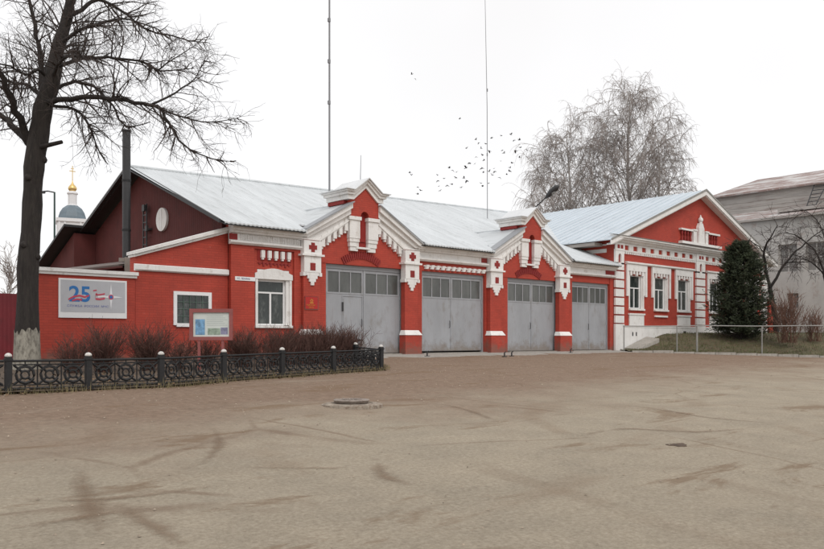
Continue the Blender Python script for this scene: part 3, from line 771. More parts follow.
lp = thing('street_lamp', 'dark cobra-head lamp on a short arm atop the right small gable', 'lamp', (28.75, W + .1, 6.5))
b_ = MB(); b_.tube([(28.78, W + .25, 6.40), (28.82, W - .1, 6.55), (28.86, W - .55, 6.86), (28.9, W - .85, 7.06)], [.03, .03, .028, .028], 8); b_.build('arm', DARKM, lp)
b_ = MB()
P = [(28.89, W - .72, 6.97), (28.9, W - .85, 7.07), (28.905, W - 1.05, 7.20), (28.91, W - 1.3, 7.36), (28.915, W - 1.42, 7.43)]
b_.tube(P, [.05, .11, .15, .13, .05], 10); b_.build('lamp_head', DARKM, lp, smooth=True)
b_ = MB(); b_.tube([(28.9, W - 1.0, 7.10), (28.9, W - 1.12, 7.16), (28.9, W - 1.26, 7.25)], [.06, .11, .06], 8); b_.build('lamp_bowl', pm('lamp_bowl', (.25, .26, .26), .2), lp, smooth=True)

for (x, y, z0, z1, r, lab) in ((22.1, 29.75, 7.1, 21.0, .045, 'tall grey mast rising out of the top of the picture from the ridge'),
                               (33.3, 30.1, 7.3, 19.6, .022, 'thin tall whip aerial among the flying birds'),
                               (24.0, 29.8, 7.3, 9.36, .02, 'short thin rod aerial just behind the left small gable')):
    o = thing('antenna_mast', lab, 'antenna', (x, y, z0 - .5))
    m = MB()
    if r > .04: m.tube([(x, y, z0 - .5), (x, y, 12.0), (x, y, z1)], [r, r * .95, r * .8], 8)
    else: m.tube([(x, y, z0 - .5), (x - .03, y, (z0 + z1) / 2), (x - .2 * (z1 > 12), y, z1)], [r, r * .9, r * .6], 6)
    m.build('pole', MASTM, o)
    if z1 > 12:
        for z in ((11.4, 15.2, 13.3) if r > .04 else (10.8, 14.4)):
            c = MB(); c.tube([(x - .02, y, z), (x - .02, y, z + .16)], r * 1.6, 8); c.build('collar', MASTM, o)
ch = thing('flue_pipe', 'thick black metal flue standing in front of the maroon end gable', 'chimney', (11.34, 26.9, 2.7))
b_ = MB(); b_.tube([(11.34, 26.9, 2.5), (11.34, 26.9, 7.70)], .135, 16); b_.build('pipe', DARKM, ch, smooth=False)
for z in (4.3, 6.0, 7.7): b_ = MB(); b_.tube([(11.34, 26.9, z), (11.34, 26.9, z + .07)], .15, 16); b_.build('pipe_band', IRON, ch)
sd_ = thing('shed', 'low shed with a patched corrugated roof behind the white-capped wall', 'shed', (10.2, 26.3, 0))
b_ = MB(); b_.prism([(8.9, -.3), (12.7, -.3), (12.7, 3.28), (8.9, 2.62)], 25.6, 28.4); b_.build('shed_wall', MAROON, sd_)
b_ = MB(); b_.slab([(8.55, 25.3, 2.66), (12.9, 25.3, 3.44), (12.9, 28.6, 3.60), (8.55, 28.6, 2.82)], .06); b_.build('shed_roof', pm('patched_shed_roof', (.13, .10, .09), .8, .5, 1.5, (.4, 3, 1), dirt=(.45, .43, .4), dirt_at=.6), sd_)
b_ = MB(); b_.box((10.4, 25.2, 3.08), (13.0, 25.27, 3.2)); b_.box((10.55, 25.1, 2.6), (10.75, 25.19, 3.22)); b_.build('shed_beam', pm('grey_timber', (.28, .25, .22), .9, .2, 2), sd_)

# ------------------------------------------------------------------ yard wall, fences and signs on the left
yw = thing('yard_wall', 'red brick yard wall with white coping, left of the barred window', 'wall', (8.8, 23.42, -.2))
b_ = MB(); b_.box((7.3, 23.42, -.4), (10.14, 23.8, 2.42)); b_.build('brickwork', RED, yw)
b_ = MB(); b_.box((7.22, 23.30, 2.50), (10.2, 23.92, 2.60)); b_.box((7.26, 23.35, 2.422), (10.17, 23.87, 2.498)); b_.build('coping', WHITE, yw)
mf = thing('metal_sheet_fence', 'dark maroon sheet-metal fence left of the big tree', 'fence', (4, 23.6, -.2))
b_ = MB(); b_.box((-4, 23.55, -.3), (7.28, 23.6, 1.84)); b_.build('sheet', MAROONX, mf)
for k in range(5): b_ = MB(); b_.box((-3.6 + 2.6 * k, 23.602, -.3), (-3.5 + 2.6 * k, 23.70, 1.80)); b_.build('post', DARKM, mf)
bn = thing('anniversary_banner', 'pale grey banner with a big blue 25 on the yard wall', 'banner', (8.87, 23.4, 1.2))
b_ = MB(); b_.box((7.90, 23.37, 1.205), (9.86, 23.415, 2.325)); b_.build('board', WPVC, bn)
b_ = MB(); b_.box((7.95, 23.364, 1.37), (9.81, 23.3695, 2.28)); b_.build('printed_field', flat('banner_grey', (.47, .475, .50)), bn)
BL = flat('banner_blue', (.02, .16, .44)); RDK = flat('banner_red', (.55, .05, .09)); yb = 23.362
text('25', .62, 8.17, yb, 1.68, BL, bn, 'number', 1.02, bold=.012)
def ribbon(pts, wd, m, name):
    q = MB()
    for (a, b), (c, d) in zip(pts, pts[1:]):
        q.prism([(a, b), (c, d), (c, d + wd), (a, b + wd)], yb - .008, yb - .004)
    q.build(name, m, bn)
wav = lambda x0, x1, z, am, k=9: [(x0 + (x1 - x0) * i / k, z + am * math.sin(2 * math.pi * i / k)) for i in range(k + 1)]
ribbon([(8.16, 1.70), (8.30, 1.78), (8.48, 1.82), (8.62, 1.78), (8.74, 1.83)], .05, RDK, 'ribbon')
ribbon([(8.26, 1.67), (8.40, 1.71), (8.54, 1.70)], .05, RDK, 'ribbon')
ribbon([(8.93, 1.74), (9.05, 1.73), (9.2, 1.76)], .05, RDK, 'ribbon')
ribbon([(8.95, 1.86), (9.06, 1.87), (9.2, 1.90)], .04, RDK, 'ribbon')
ribbon([(8.92, 1.76), (8.93, 1.86), (8.97, 1.88)], .06, RDK, 'ribbon')
ribbon([(8.86, 1.98), (8.96, 2.0)], .035, RDK, 'ribbon')
ribbon([(8.99, 1.805), (9.22, 1.825)], .045, flat('banner_white', (.8, .78, .78)), 'ribbon')
em = MB(); c = (9.38, 1.83); wh = flat('star_white', (.78, .78, .8))
for k in range(4):
    th = math.pi / 2 * k; l = (.34, .40, .30, .38)[k]
    d = (math.cos(th), math.sin(th)); e = (-d[1], d[0])
    em.prism([(c[0] - e[0] * .045, c[1] - e[1] * .045), (c[0] + d[0] * l, c[1] + d[1] * l), (c[0] + e[0] * .045, c[1] + e[1] * .045)], yb - .006, yb - .001)
em.build('star_emblem', wh, bn)
em = MB(); em.prism([(c[0] + .075 * math.cos(k * .5236), c[1] + .075 * math.sin(k * .5236)) for k in range(12)], yb - .011, yb - .007); em.build('emblem_ring', RDK, bn)
em = MB(); em.prism([(c[0] + .045 * math.cos(k * .5236), c[1] + .045 * math.sin(k * .5236)) for k in range(12)], yb - .015, yb - .0115); em.build('emblem_centre', BL, bn)
text('СЛУЖБА  РОССИИ  МЧС', .088, 8.12, yb, 1.515, flat('faded_blue_ink', (.13, .16, .38)), bn, 'slogan', 1.12)

ib = thing('notice_board', 'red-framed notice board on two legs in front of the barred window', 'notice board', (9.56, 17.69, gz(17.7)))
d_ = Vector((.62, -.55)).normalized() * .5     # board half vector (turned to the street)
d_ = Vector((.3733, -.3415)); nrm = Vector((-.675, -.738)).normalized()
def bp(s, h, o): return (9.566 + d_.x * s + nrm.x * o, 17.684 + d_.y * s + nrm.y * o, h)
def bbox(s0, s1, z0, z1, o0, o1):
    return MB().loft([bp(s0, z0, o0), bp(s1, z0, o0), bp(s1, z0, o1), bp(s0, z0, o1)], [bp(s0, z1, o0), bp(s1, z1, o0), bp(s1, z1, o1), bp(s0, z1, o1)])
FR = pm('faded_red_frame', (.29, .085, .078), .6, .15, 4)
b_ = MB()
for q in ((-1.03, 1.03, 1.245, 1.335), (-1.03, 1.03, .57, .655)):
    k = bbox(*q, -.03, .05); n = len(b_.v); b_.v += k.v; b_.f += [tuple(i + n for i in f) for f in k.f]
for q in ((-1.03, -.86, .656, 1.244), (.88, 1.03, .656, 1.244)):
    k = bbox(*q, -.03, .05); n = len(b_.v); b_.v += k.v; b_.f += [tuple(i + n for i in f) for f in k.f]
b_.build('board_frame', FR, ib)
bbox(-.86, .88, .656, 1.244, -.01, .01).build('paper', flat('notice_paper', (.62, .66, .62)), ib)
bbox(-.76, -.30, .70, 1.08, .011, .013).build('blue_picture', pm('notice_blue', (.18, .36, .56), .5, .5, 8), ib)
bbox(-.16, .44, .70, .86, .011, .013).build('green_picture', pm('notice_green', (.30, .38, .30), .5, .45, 9), ib)
bbox(.46, .80, .71, .88, .011, .013).build('violet_picture', pm('notice_violet', (.25, .25, .36), .5, .4, 9), ib)
b_ = MB()
for k in range(6):
    q = bbox(-.22, .78 - .1 * (k % 3), .93 + .045 * k, .938 + .045 * k, .011, .0125); n = len(b_.v); b_.v += q.v; b_.f += [tuple(i + n for i in f) for f in q.f]
b_.build('text_lines', flat('notice_ink', (.38, .42, .40)), ib)
for s in (-.58, .56): bbox(s - .06, s + .06, gz(17.7) - .1, .568, -.02, .03).build('leg', FR, ib)

# little cast-iron fence: posts with white caps, ornate panels
CAPW = pm('chipped_white_cap', (.62, .60, .57), .8, .15, 14, dirt=(.25, .22, .2), dirt_at=.58)
fz = lambda u, y: gz(y) + .0
cf = thing('cast_iron_fence', 'low black cast-iron fence with ring ornament and white-topped posts', 'fence', (9, 15.8, -.35))
PP = [(1.2, 15.4), (2.8, 15.3)] + POSTS
RET = (14.62, 18.4)
for (x, y) in PP + [RET]:
    z = gz(y) - .02; b_ = MB()
    b_.box((x - .052, y - .052, z - .1), (x + .052, y + .052, z + .66)); b_.box((x - .07, y - .07, z), (x + .07, y + .07, z + .09)); b_.box((x - .064, y - .064, z + .59), (x + .064, y + .064, z + .63))
    p = b_.build('post', IRON, cf)
    c = MB(); c.lathe((x, y, z + .66), [(.056, 0), (.064, .015), (.056, .04), (.034, .06), (.01, .068)], 12); c.build('post_cap', CAPW, p, smooth=True)
def panel(a, b):
    A, B = Vector((a[0], a[1], gz(a[1]))), Vector((b[0], b[1], gz(b[1]))); dr = B - A; L = dr.length; d = dr / L; A = A + d * .07; L -= .14
    up = Vector((0, 0, 1)); m = MB()
    P = lambda s, h: tuple(A + d * s + up * h)
    for h, r in ((.565, .022), (.075, .022), (.50, .012), (.14, .012)): m.tube([P(0, h), P(L, h)], r, 5)
    n = max(3, round(L / .40)); wd = L / n
    for k in range(n):
        c = wd * (k + .5)
        for R, r in ((.150, .027), (.07, .020)):
            m.tube([P(c + R * math.cos(2 * math.pi * i / 12), .32 + R * math.sin(2 * math.pi * i / 12)) for i in range(13)], r, 5, False)
        for i in range(4):
            th = math.pi / 4 + i * math.pi / 2; ct, s2 = math.cos(th), math.sin(th)
            m.tube([P(c + .07 * ct, .32 + .07 * s2), P(c + .14 * ct, .32 + .14 * s2)], .020, 4)
            m.tube([P(c + .15 * ct, .32 + .15 * s2), P(c + wd * .46 * (1 if ct > 0 else -1), .32 + (.17 if s2 > 0 else -.17))], .020, 4)
        m.tube([P(c, .465), P(c, .56)], .012, 4); m.tube([P(c, .08), P(c, .175)], .012, 4)
        if k: m.tube([P(wd * k, .08), P(wd * k, .56)], .013, 4)
    m.build('ornate_panel', IRON, cf)
for a, b in zip(PP, PP[1:]): panel(a, b)
panel(PP[-1], RET)

# manhole, gate stops
mh = thing('manhole', 'concrete manhole ring with a raised iron lid in the dirt road', 'manhole', (8.443, 10.726, gz(10.73)))
z = gz(10.73) + .022; c = (8.443, 10.726, z)
MB().lathe(c, [(.54, -.1), (.52, .012), (.47, .028), (.36, .034), (.35, .02), (.30, .02)], 36).build('ring', pm('dirty_worn_concrete', (.30, .255, .205), .95, .4, 6, dirt=(.15, .10, .07), dirt_at=.52, bs=.7), mh)
m = MB(); cc = (c[0] + .03, c[1] + .05, z); m.lathe(cc, [(.28, .03), (.31, .075), (.30, .088), (.25, .092), (.24, .085)], 36)
for k in range(8):
    th = k * math.pi / 4; m.box((cc[0] + .13 * math.cos(th) - .03, cc[1] + .13 * math.sin(th) - .03, z + .080), (cc[0] + .13 * math.cos(th) + .03, cc[1] + .13 * math.sin(th) + .03, z + .094))
m.build('lid', pm('rusty_lid', (.24, .20, .17), .7, .3, 6, dirt=(.12, .08, .06), dirt_at=.55), mh)
for x, y, lab in ((20.75, 21.8, 'short steel gate stop by the left pillar foot of the wide gate'), (23.95, 20.75, 'left one of two short gate stops before the middle pillar'),
                  (24.5, 20.85, 'right one of two short gate stops before the middle pillar'), (30.1, 22.1, 'short steel gate stop by the fourth pillar')):
    o = thing('gate_stop', lab, 'gate stop', (x, y, gz(y)), 'steel gate stops in front of the gates'); z = gz(y)
    MB().tube([(x, y, z - .05), (x, y, z + .16), (x + .05, y - .02, z + .2)], .028, 8).build('peg', DARKM, o)
    MB().box((x - .1, y - .05, z - .02), (x + .1, y + .05, z + .03)).build('base_plate', DARKM, o)
# ------------------------------------------------------------------ GABLED HOUSE on the right (front at the same plane as the station)
rh = thing('gabled_house', 'red brick gabled house with white quoins and tall white windows beyond the last gate', 'house', (44.2, W, 0))
k_ = 1.01304
U = lambda u: u * k_
Z = lambda z: .608 + (z - .608) * k_
WN = [(36.78, 38.02), (39.24, 40.48), (41.72, 42.96), (45.42, 46.66), (47.86, 49.10), (50.34, 51.58)]
F = W - .06
m = MB(); m.wall(35.37, 53.0, -.3, 5.5, F, F + .45, [(a, b, 2.19, 3.96) for a, b in WN])
m.box((35.37, F + .451, -.3), (35.8, 46, 5.75)); m.box((52.6, F + .451, -.3), (53.0, 46, 5.75)); m.box((35.8, 45.6, -.3), (52.6, 46, 5.75))
hw = m.build('wall', RED, rh)
APX, APZ, EV = 44.18, 9.22, 5.66
m = MB(); m.prism([(35.40, 5.502), (52.97, 5.502), (52.97, 5.78), (APX, APZ - .06), (35.40, 5.78)], F + .04, F + .44); m.build('gable_wall', RED, rh); m = MB(); m.prism([(35.40, 5.76), (52.97, 5.76), (APX, APZ - .06)], 45.6, 46); m.build('rear_gable_wall', RED, rh)
MB().box((36, F + 1.4, -.2), (52.5, F + 1.5, 5.6)).build('inner_partition', DARKW, rh)
# roof: two sheets with standing seams, white raking boards
sl_x = 9.75
for s in (-1, 1):
    y0, y1 = F - .42, 47.0
    zz = lambda x: APZ + .06 - (APZ - EV) / 9.45 * abs(x - APX)
    m = MB(); e = APX + s * sl_x
    m.slab([(e, y0, zz(e)), (APX, y0, zz(APX)), (APX, y1, zz(APX)), (e, y1, zz(e))], .05)
    y = y0 + .35
    while y < y1:
        m.loft([(e, y - .018, zz(e) + .001), (APX, y - .018, zz(APX) + .001), (APX, y + .018, zz(APX) + .001), (e, y + .018, zz(e) + .001)],
               [(e, y - .012, zz(e) + .04), (APX, y - .012, zz(APX) + .04), (APX, y + .012, zz(APX) + .04), (e, y + .012, zz(e) + .04)]); y += .56
    r = m.build('roof_slope', ZINC, rh)
    m = MB(); g0 = -.052
    m.loft([(e - s * .02, y0 - .02, zz(e) - .27), (APX, y0 - .02, zz(APX) - .29), (APX, y0 + .04, zz(APX) - .29), (e - s * .02, y0 + .04, zz(e) - .27)],
           [(e - s * .02, y0 - .02, zz(e) + g0), (APX, y0 - .02, zz(APX) + g0), (APX, y0 + .04, zz(APX) + g0), (e - s * .02, y0 + .04, zz(e) + g0)])
    m.loft([(e - s * .3, y0 + .041, zz(e) - .24), (APX, y0 + .041, zz(APX) - .34), (APX, F + .039, zz(APX) - .34), (e - s * .3, F + .039, zz(e) - .24)],
           [(e - s * .3, y0 + .041, zz(e) - .17), (APX, y0 + .041, zz(APX) - .25), (APX, F + .039, zz(APX) - .25), (e - s * .3, F + .039, zz(e) - .17)])
    m.build('raking_board', WHITE, r)
    m = MB(); m.loft([(e - s * .04, y0 - .05, zz(e) - .05), (APX, y0 - .05, zz(APX) - .05), (APX, y0, zz(APX) - .05), (e - s * .04, y0, zz(e) - .05)],
                     [(e - s * .04, y0 - .05, zz(e) + .05), (APX, y0 - .05, zz(APX) + .06), (APX, y0, zz(APX) + .06), (e - s * .04, y0, zz(e) + .05)])
    m.build('edge_flashing', STEEL, r)
    MB().box((min(e - s * .75, e - s * .06), F + .6, zz(e) - .24), (max(e - s * .75, e - s * .06), 46.5, zz(e) - .08)).build('eave_box', GREYC, r)
# plinth, cornice, bands
m = MB(); m.prismx([(F - .08, -.3), (F - .08, 1.20), (F - .10, 1.21), (F - .10, 1.27), (F - .003, 1.29), (F - .003, -.3)], 36.12, 52.25); m.build('plinth', WHITE, rh)
m = MB()
m.prismx([(F - .46, 5.86), (F - .46, 5.78), (F - .36, 5.77), (F - .36, 5.69), (F - .24, 5.67), (F - .18, 5.58), (F - .09, 5.55), (F - .003, 5.55), (F - .003, 5.92), (F - .2, 5.90)], 35.0, 53.4)
hc = m.build('cornice', WHITE, rh)
MB().slab([(34.95, F - .5, 5.885), (53.45, F - .5, 5.885), (53.45, F + .039, 5.985), (34.95, F + .039, 5.985)], .02).build('cornice_flashing', STEEL, hc)
m = MB()
m.box((35.33, F - .07, 5.46), (53.04, F - .004, 5.548)); m.box((35.33, F - .07, 5.14), (53.04, F - .004, 5.215))
sq = []
for a, b in ((36.12, 43.66), (44.70, 52.25)):
    n = 9; st_ = (b - a) / n
    for i in range(n):
        sq.append((a + st_ * i + .09, a + st_ * i + .50))
    xs = [a] + [v for q in sq[-n:] for v in q] + [b]
    for i in range(0, len(xs), 2): m.box((xs[i], F - .068, 5.2155), (xs[i + 1], F - .004, 5.4595))
m.build('panel_band', WHITE, rh)
m = MB()
for a, b in ((36.12, 43.66), (44.70, 52.25)):
    u = a + .02
    while u < b - .1: m.box((u, F - .06, 5.02), (u + .12, F - .004, 5.1385)); u += .20
[m.box((a, F - .02, 5.10), (b, F - .0045, 5.138)) for a, b in ((36.12, 43.66), (44.70, 52.25))]; m.build('dentil_course', WHITE, rh)
m = MB(); m.box((35.355, F + .46, 5.06), (35.368, 27.5, 5.26)); m.box((35.34, F + .46, 5.42), (35.368, 27.5, 5.50)); m.build('side_band', WHITE, rh)
# quoined pilasters
for u0, u1 in ((35.33, 36.11), (43.67, 44.69), (52.26, 53.04)):
    m = MB(); cx = (u0 + u1) / 2
    m.box((u0 - .02, F - .12, -.3), (u1 + .02, F - .003, 1.36))
    z = 1.42
    while z < 4.3: m.box((u0, F - .11, z), (u1, F - .003, z + .375)); z += .455
    n = 8; ar = [(cx + .13 * math.cos(math.pi * i / n), 4.86 + .13 * math.sin(math.pi * i / n)) for i in range(n + 1)]
    m.prism([(cx + .13, 4.55), (cx + .13, 4.445), (u1, 4.445), (u1, 5.139), (u0, 5.139), (u0, 4.445), (cx - .13, 4.445), (cx - .13, 4.55)] + ar[::-1], F - .11, F - .003)
    m.box((u0 - .03, F - .13, 5.141), (u1 + .03, F - .071, 5.547))
    p = m.build('quoined_pilaster', WHITE, rh)
    m = MB(); m.box((cx - .128, F - .02, 4.45), (cx + .128, F - .0025, 4.99)); m.build('niche', NICHE, p)
    for s in (-1, 1):
        m = MB(); m.box((cx + s * .15 - .11, F - .137, 5.25), (cx + s * .15 + .11, F - .1305, 5.44)); m.build('square_inlay', REDW, p)
# one return of the first pilaster on the house's left side
# continuous head moulding and window dressings
for a, b in ((36.35, 43.45), (44.95, 52.0)):
    m = MB(); m.prismx([(F - .16, 4.62), (F - .16, 4.55), (F - .09, 4.50), (F - .003, 4.50), (F - .003, 4.66)], a, b); m.build('head_moulding', WHITE, rh)
for i, (a, b) in enumerate(WN):
    c = (a + b) / 2; L, R = c - .98, c + .98
    m = MB()
    m.box((L, F - .09, 4.16), (R, F - .004, 4.499))
    for s in (L, R - .17): m.box((s, F - .085, 2.84), (s + .17, F - .004, 4.1595))
    for s in (L + .19, R - .27): m.box((s, F - .05, 2.90), (s + .08, F - .004, 4.1595)) if i % 3 != 1 else None
    for j in range(5):
        u = a - .02 + (b - a + .04 - .15) * j / 4; m.box((u, F - .08, 3.93 if j % 2 == 0 else 4.0), (u + .15, F - .004, 4.1595))
    m.box((a - .10, F - .03, 2.19), (a - .001, F - .004, 3.92)); m.box((b + .001, F - .055, 2.19), (b + .08, F - .004, 3.92))
    m.box((b - .10, F + .001, 2.2), (b - .002, F + .22, 3.955)); m.box((a + .002, F + .001, 2.2), (a + .05, F + .22, 3.955))
    d = m.build('window_dressing', WHITE, rh)
    window(a + .052, b - .102, 2.2, 3.955, F + .11, rh, .62, t=.058)
    m = MB(); m.box((a - .10, F - .12, 2.10), (b + .10, F + .1, 2.19)); m.build('window_sill', WHITE, rh)
    m = MB()
    if i % 3 != 1:
        m.box((a - .14, F - .10, 1.86), (b + .14, F - .004, 1.94)); m.box((a - .08, F - .06, 1.30), (b + .08, F - .004, 1.8595))
    else: m.box((a - .04, F - .08, 1.78), (b + .04, F - .004, 1.88))
    m.build('apron_panel', WHITE, rh)
# ornament in the tympanum: shelf, stubby columns, shaft with a ball finial
G0 = F + .04
m = MB(); m.box((41.85, G0 - .25, 6.03), (46.55, G0 - .003, 6.17)); od = m.build('tympanum_ornament', WHITE, rh)
for s in (-1, 1):
    m = MB(); a, b = sorted((APX + s * .52, APX + s * .86)); m.box((a, G0 - .16, 6.171), (b, G0 - .003, 6.86)); a, b = sorted((APX + s * .48, APX + s * .92)); m.box((a, G0 - .2, 6.861), (b, G0 - .003, 6.95)); m.build('side_column', WHITE, od)
    m = MB(); a, b = sorted((APX + s * .93, APX + s * 2.3)); m.box((a, G0 - .18, 6.80), (b, G0 - .003, 6.90)); m.build('side_shelf', WHITE, od)
    for i in range(4):
        m = MB(); x = APX + s * (1.1 + .32 * i); m.lathe((x, G0 - .08, 6.171), [(.05, 0), (.07, .12), (.035, .3), (.07, .46), (.05, .628)], 8); m.build('baluster', REDW, od)
m = MB(); m.loft([(APX - .36, G0 - .2, 6.171), (APX + .36, G0 - .2, 6.171), (APX + .36, G0 - .003, 6.171), (APX - .36, G0 - .003, 6.171)],
                 [(APX - .30, G0 - .2, 7.1), (APX + .30, G0 - .2, 7.1), (APX + .30, G0 - .003, 7.1), (APX - .30, G0 - .003, 7.1)])
m.prism([(APX - .30, 7.101), (APX + .30, 7.101), (APX + .16, 7.36), (APX - .16, 7.36)], G0 - .19, G0 - .003)
m.lathe((APX, G0 - .12, 7.36), [(.10, 0), (.09, .06), (.15, .16), (.14, .27), (.06, .36), (.02, .5)], 12)
m.build('centre_shaft', WHITE, od)
for a, b, z0, z1 in ((36.9, 37.0, .75, .95), (37.25, 37.35, .75, .95), (42.2, 42.5, .88, 1.03)): m = MB(); m.box((a, F - .09, z0), (b, F - .0801, z1)); m.build('cellar_vent', DARKW, rh)
rs = thing('concrete_ramp', 'pale concrete slab sloping against the white plinth near the last gate', 'slab', (37.0, 22.9, .2))
m = MB(); m.loft([(36.15, 22.3, -.2), (38.2, 22.3, -.2), (38.2, 23.1, -.2), (36.15, 23.1, -.2)], [(36.15, 22.35, .06), (38.2, 22.35, .62), (38.2, 23.1, .72), (36.15, 23.1, .14)]); m.build('slab', CONC, rs)
gp = thing('brick_gatepost', 'narrow red brick gatepost with white top behind the conifer', 'gatepost', (54.1, 23.4, .4))
MB().box((53.75, 23.3, -.2), (54.35, 23.9, 3.2)).build('shaft', RED, gp)
m = MB(); m.box((53.65, 23.2, 3.201), (54.45, 24.0, 3.35)); m.loft([(53.7, 23.25, 3.351), (54.4, 23.25, 3.351), (54.4, 23.95, 3.351), (53.7, 23.95, 3.351)], [(54.0, 23.55, 3.6), (54.1, 23.55, 3.6), (54.1, 23.65, 3.6), (54.0, 23.65, 3.6)]); m.build('cap', WHITE, gp)
m = MB(); m.box((54.36, 23.35, -.2), (54.6, 23.85, 2.6)); m.build('side_pier', pm('ochre_paint', (.5, .33, .10), .8, .15, 2), gp)

# ------------------------------------------------------------------ pipe railing along the lawn
rl = thing('pipe_railing', 'waist-high grey pipe railing in front of the lawn', 'railing', rt(10.7, 40.0) + (-.1,))
P = lambda r: rt(r, 40.0)
pts = [P(10.55 + .6 * i) for i in range(56)]
m = MB(); m.tube([(x, y, 1.245 - .012 * math.sin(i * .7)) for i, (x, y) in enumerate(pts)], .026, 8); m.build('rail', STEEL, rl)
for r, rad in ((10.6, .028), (13.25, .032), (14.25, .048), (17.5, .032), (21.6, .04), (25.7, .04), (29.8, .04)):
    x, y = P(r); m = MB(); m.tube([(x, y, gz(y) - .15), (x, y, 1.235)], rad, 8); m.build('post', STEEL, rl)

# ------------------------------------------------------------------ old grey building far right
ob = thing('old_grey_building', 'large weathered grey building with a two-tiered rusty roof at the right edge', 'building', (58, 18, 0))
X = 58.0
OLDGL = pm('boarded_grey_panes', (.19, .18, .17), .5, .35, 1.2, dirt=(.30, .29, .27), dirt_at=.55)
HL = [(23.2, 24.5, 5.3, 7.3), (21.3, 22.6, 5.3, 7.3), (19.4, 20.7, 5.3, 7.3), (25.2, 26.5, 5.3, 7.3), (23.1, 23.9, 2.7, 3.8), (20.6, 21.4, 2.5, 3.6)]
m = MB(); m.wall(-28.6, 0, -.5, 9.35, -X, -X - .01, [])
m = MB(); m.wall(2, 28.7, -.5, 9.4, 0, .5, HL)
m.v = [(X + y, x, z) for x, y, z in m.v]
m.box((X + .02, 28.2, -.5), (X + 18, 28.68, 9.4)); bw = m.build('wall', GREYW, ob)
MB().box((X + 1.0, 2.2, 0), (X + 1.1, 28.0, 9.2)).build('inner_partition', DARKW, ob)
for a, b, c, d in HL:
    m = MB(); t = .08
    m.box((X + .2, a, c), (X + .27, a + t, d)); m.box((X + .2, b - t, c), (X + .27, b, d)); m.box((X + .2, a + t, d - t), (X + .27, b - t, d)); m.box((X + .2, a + t, c), (X + .27, b - t, c + t))
    m.box((X + .2, (a + b) / 2 - .035, c + t), (X + .265, (a + b) / 2 + .035, d - t)); m.box((X + .205, a + t, (c + d) / 2 - .03), (X + .26, b - t, (c + d) / 2 + .03))
    f = m.build('window', GREYW, ob); MB().box((X + .225, a + .03, c + .03), (X + .245, b - .03, d - .03)).build('pane', OLDGL, f)
m = MB(); m.slab([(X - .45, 1.5, 9.30), (X - .45, 29.2, 9.30), (X + 3.2, 30.5, 10.42), (X + 3.2, 1.5, 10.42)], .12); m.build('lower_roof', RUST, ob)
m = MB(); m.box((X - .5, 1.5, 9.12), (X - .1, 29.2, 9.28)); m.build('eave_board', GREYC, ob)
m = MB(); m.box((X + 3.0, 1.5, 9.6), (X + 3.2, 30.6, 11.95)); m.box((X + 3.2, 30.4, 9.0), (X + 14, 30.6, 11.95))
for z in (10.75, 11.15, 11.55): m.box((X + 2.96, 1.5, z), (X + 2.999, 30.6, z + .05))
m.build('clerestory', GREYC, ob)
m = MB()
e0, e1 = (X + 2.6, 1.0, 11.88), (X + 2.6, 31.3, 11.88); r0, r1 = (X + 9, 1.0, 14.0), (X + 9, 30.0, 14.0); f1, f0 = (X + 15.4, 31.3, 11.88), (X + 15.4, 1.0, 11.88)
m.slab([e0, e1, r1, r0], .12); m.slab([e1, f1, r1], .12); m.slab([r0, r1, f1, f0], .12)
m.build('upper_roof', RUST, ob)
ldm = MB()
for y in (22.2, 23.1): ldm.tube([(X + 1.0, y + .15 * (1 if y < 22.5 else -1), 9.95), (X + 2.9, y, 11.9)], .04, 6)
for i in range(6): ldm.tube([(X + 1.1 + .3 * i, 22.3, 10.05 + .31 * i), (X + 1.1 + .3 * i, 23.0, 10.05 + .31 * i)], .03, 5)
ldm.build('roof_ladder', DARKM, ob)
m = MB(); m.box((X + .6, 21.6, 9.72), (X + 1.1, 24.8, 9.95)); m.build('roof_walkway', GREYC, ob)

# ------------------------------------------------------------------ far left: bell tower, lamp post
bt = thing('bell_tower', 'distant white church bell tower with a blue-grey dome and gilded cupola', 'church', (54.4, 153.6, -1))
c = Vector((54.4, 153.6, 0)); ax, ay = Vector((.95, -.31, 0)).normalized(), Vector((.31, .95, 0)).normalized()
def rbox(mb, hw_, hd, z0, z1, ox=0, oy=0):
    q = [c + ax * (ox + sx * hw_) + ay * (oy + sy * hd) for sx, sy in ((-1, -1), (1, -1), (1, 1), (-1, 1))]
    mb.loft([(p.x, p.y, z0) for p in q], [(p.x, p.y, z1) for p in q])
m = MB(); rbox(m, 2.55, 2.55, 18.3, 22.2); rbox(m, 3.05, 3.05, -1, 17.7); rbox(m, 3.3, 3.3, 17.7, 18.29); rbox(m, 2.85, 2.85, 22.2, 22.8)
for sx in (-1, 1):
    for o in (2.3, 1.35): rbox(m, .16, .12, 18.35, 22.15, sx * o, -2.6); rbox(m, .12, .16, 18.35, 22.15, -2.6, sx * o)
m.build('tower_body', TOWERW, bt)
m = MB(); n = 8
arc = [(-.75, 18.8)] + [(-.75 + 1.5 * i / n, 20.6 + .75 * math.sin(math.pi * i / n)) for i in range(n + 1)] + [(.75, 18.8)]
A = [c + ax * x + ay * -2.57 for x, z in arc]; B = [c + ax * x + ay * -2.5 for x, z in arc]
m.loft([(p.x, p.y, z) for p, (x, z) in zip(A, arc)], [(p.x, p.y, z) for p, (x, z) in zip(B, arc)])
A = [c + ay * x + ax * -2.57 for x, z in arc]; B = [c + ay * x + ax * -2.5 for x, z in arc]
m.loft([(p.x, p.y, z) for p, (x, z) in zip(A, arc)], [(p.x, p.y, z) for p, (x, z) in zip(B, arc)])
m.build('belfry_opening', pm('belfry_shade', (.30, .31, .33), .9, .1, 1), bt)
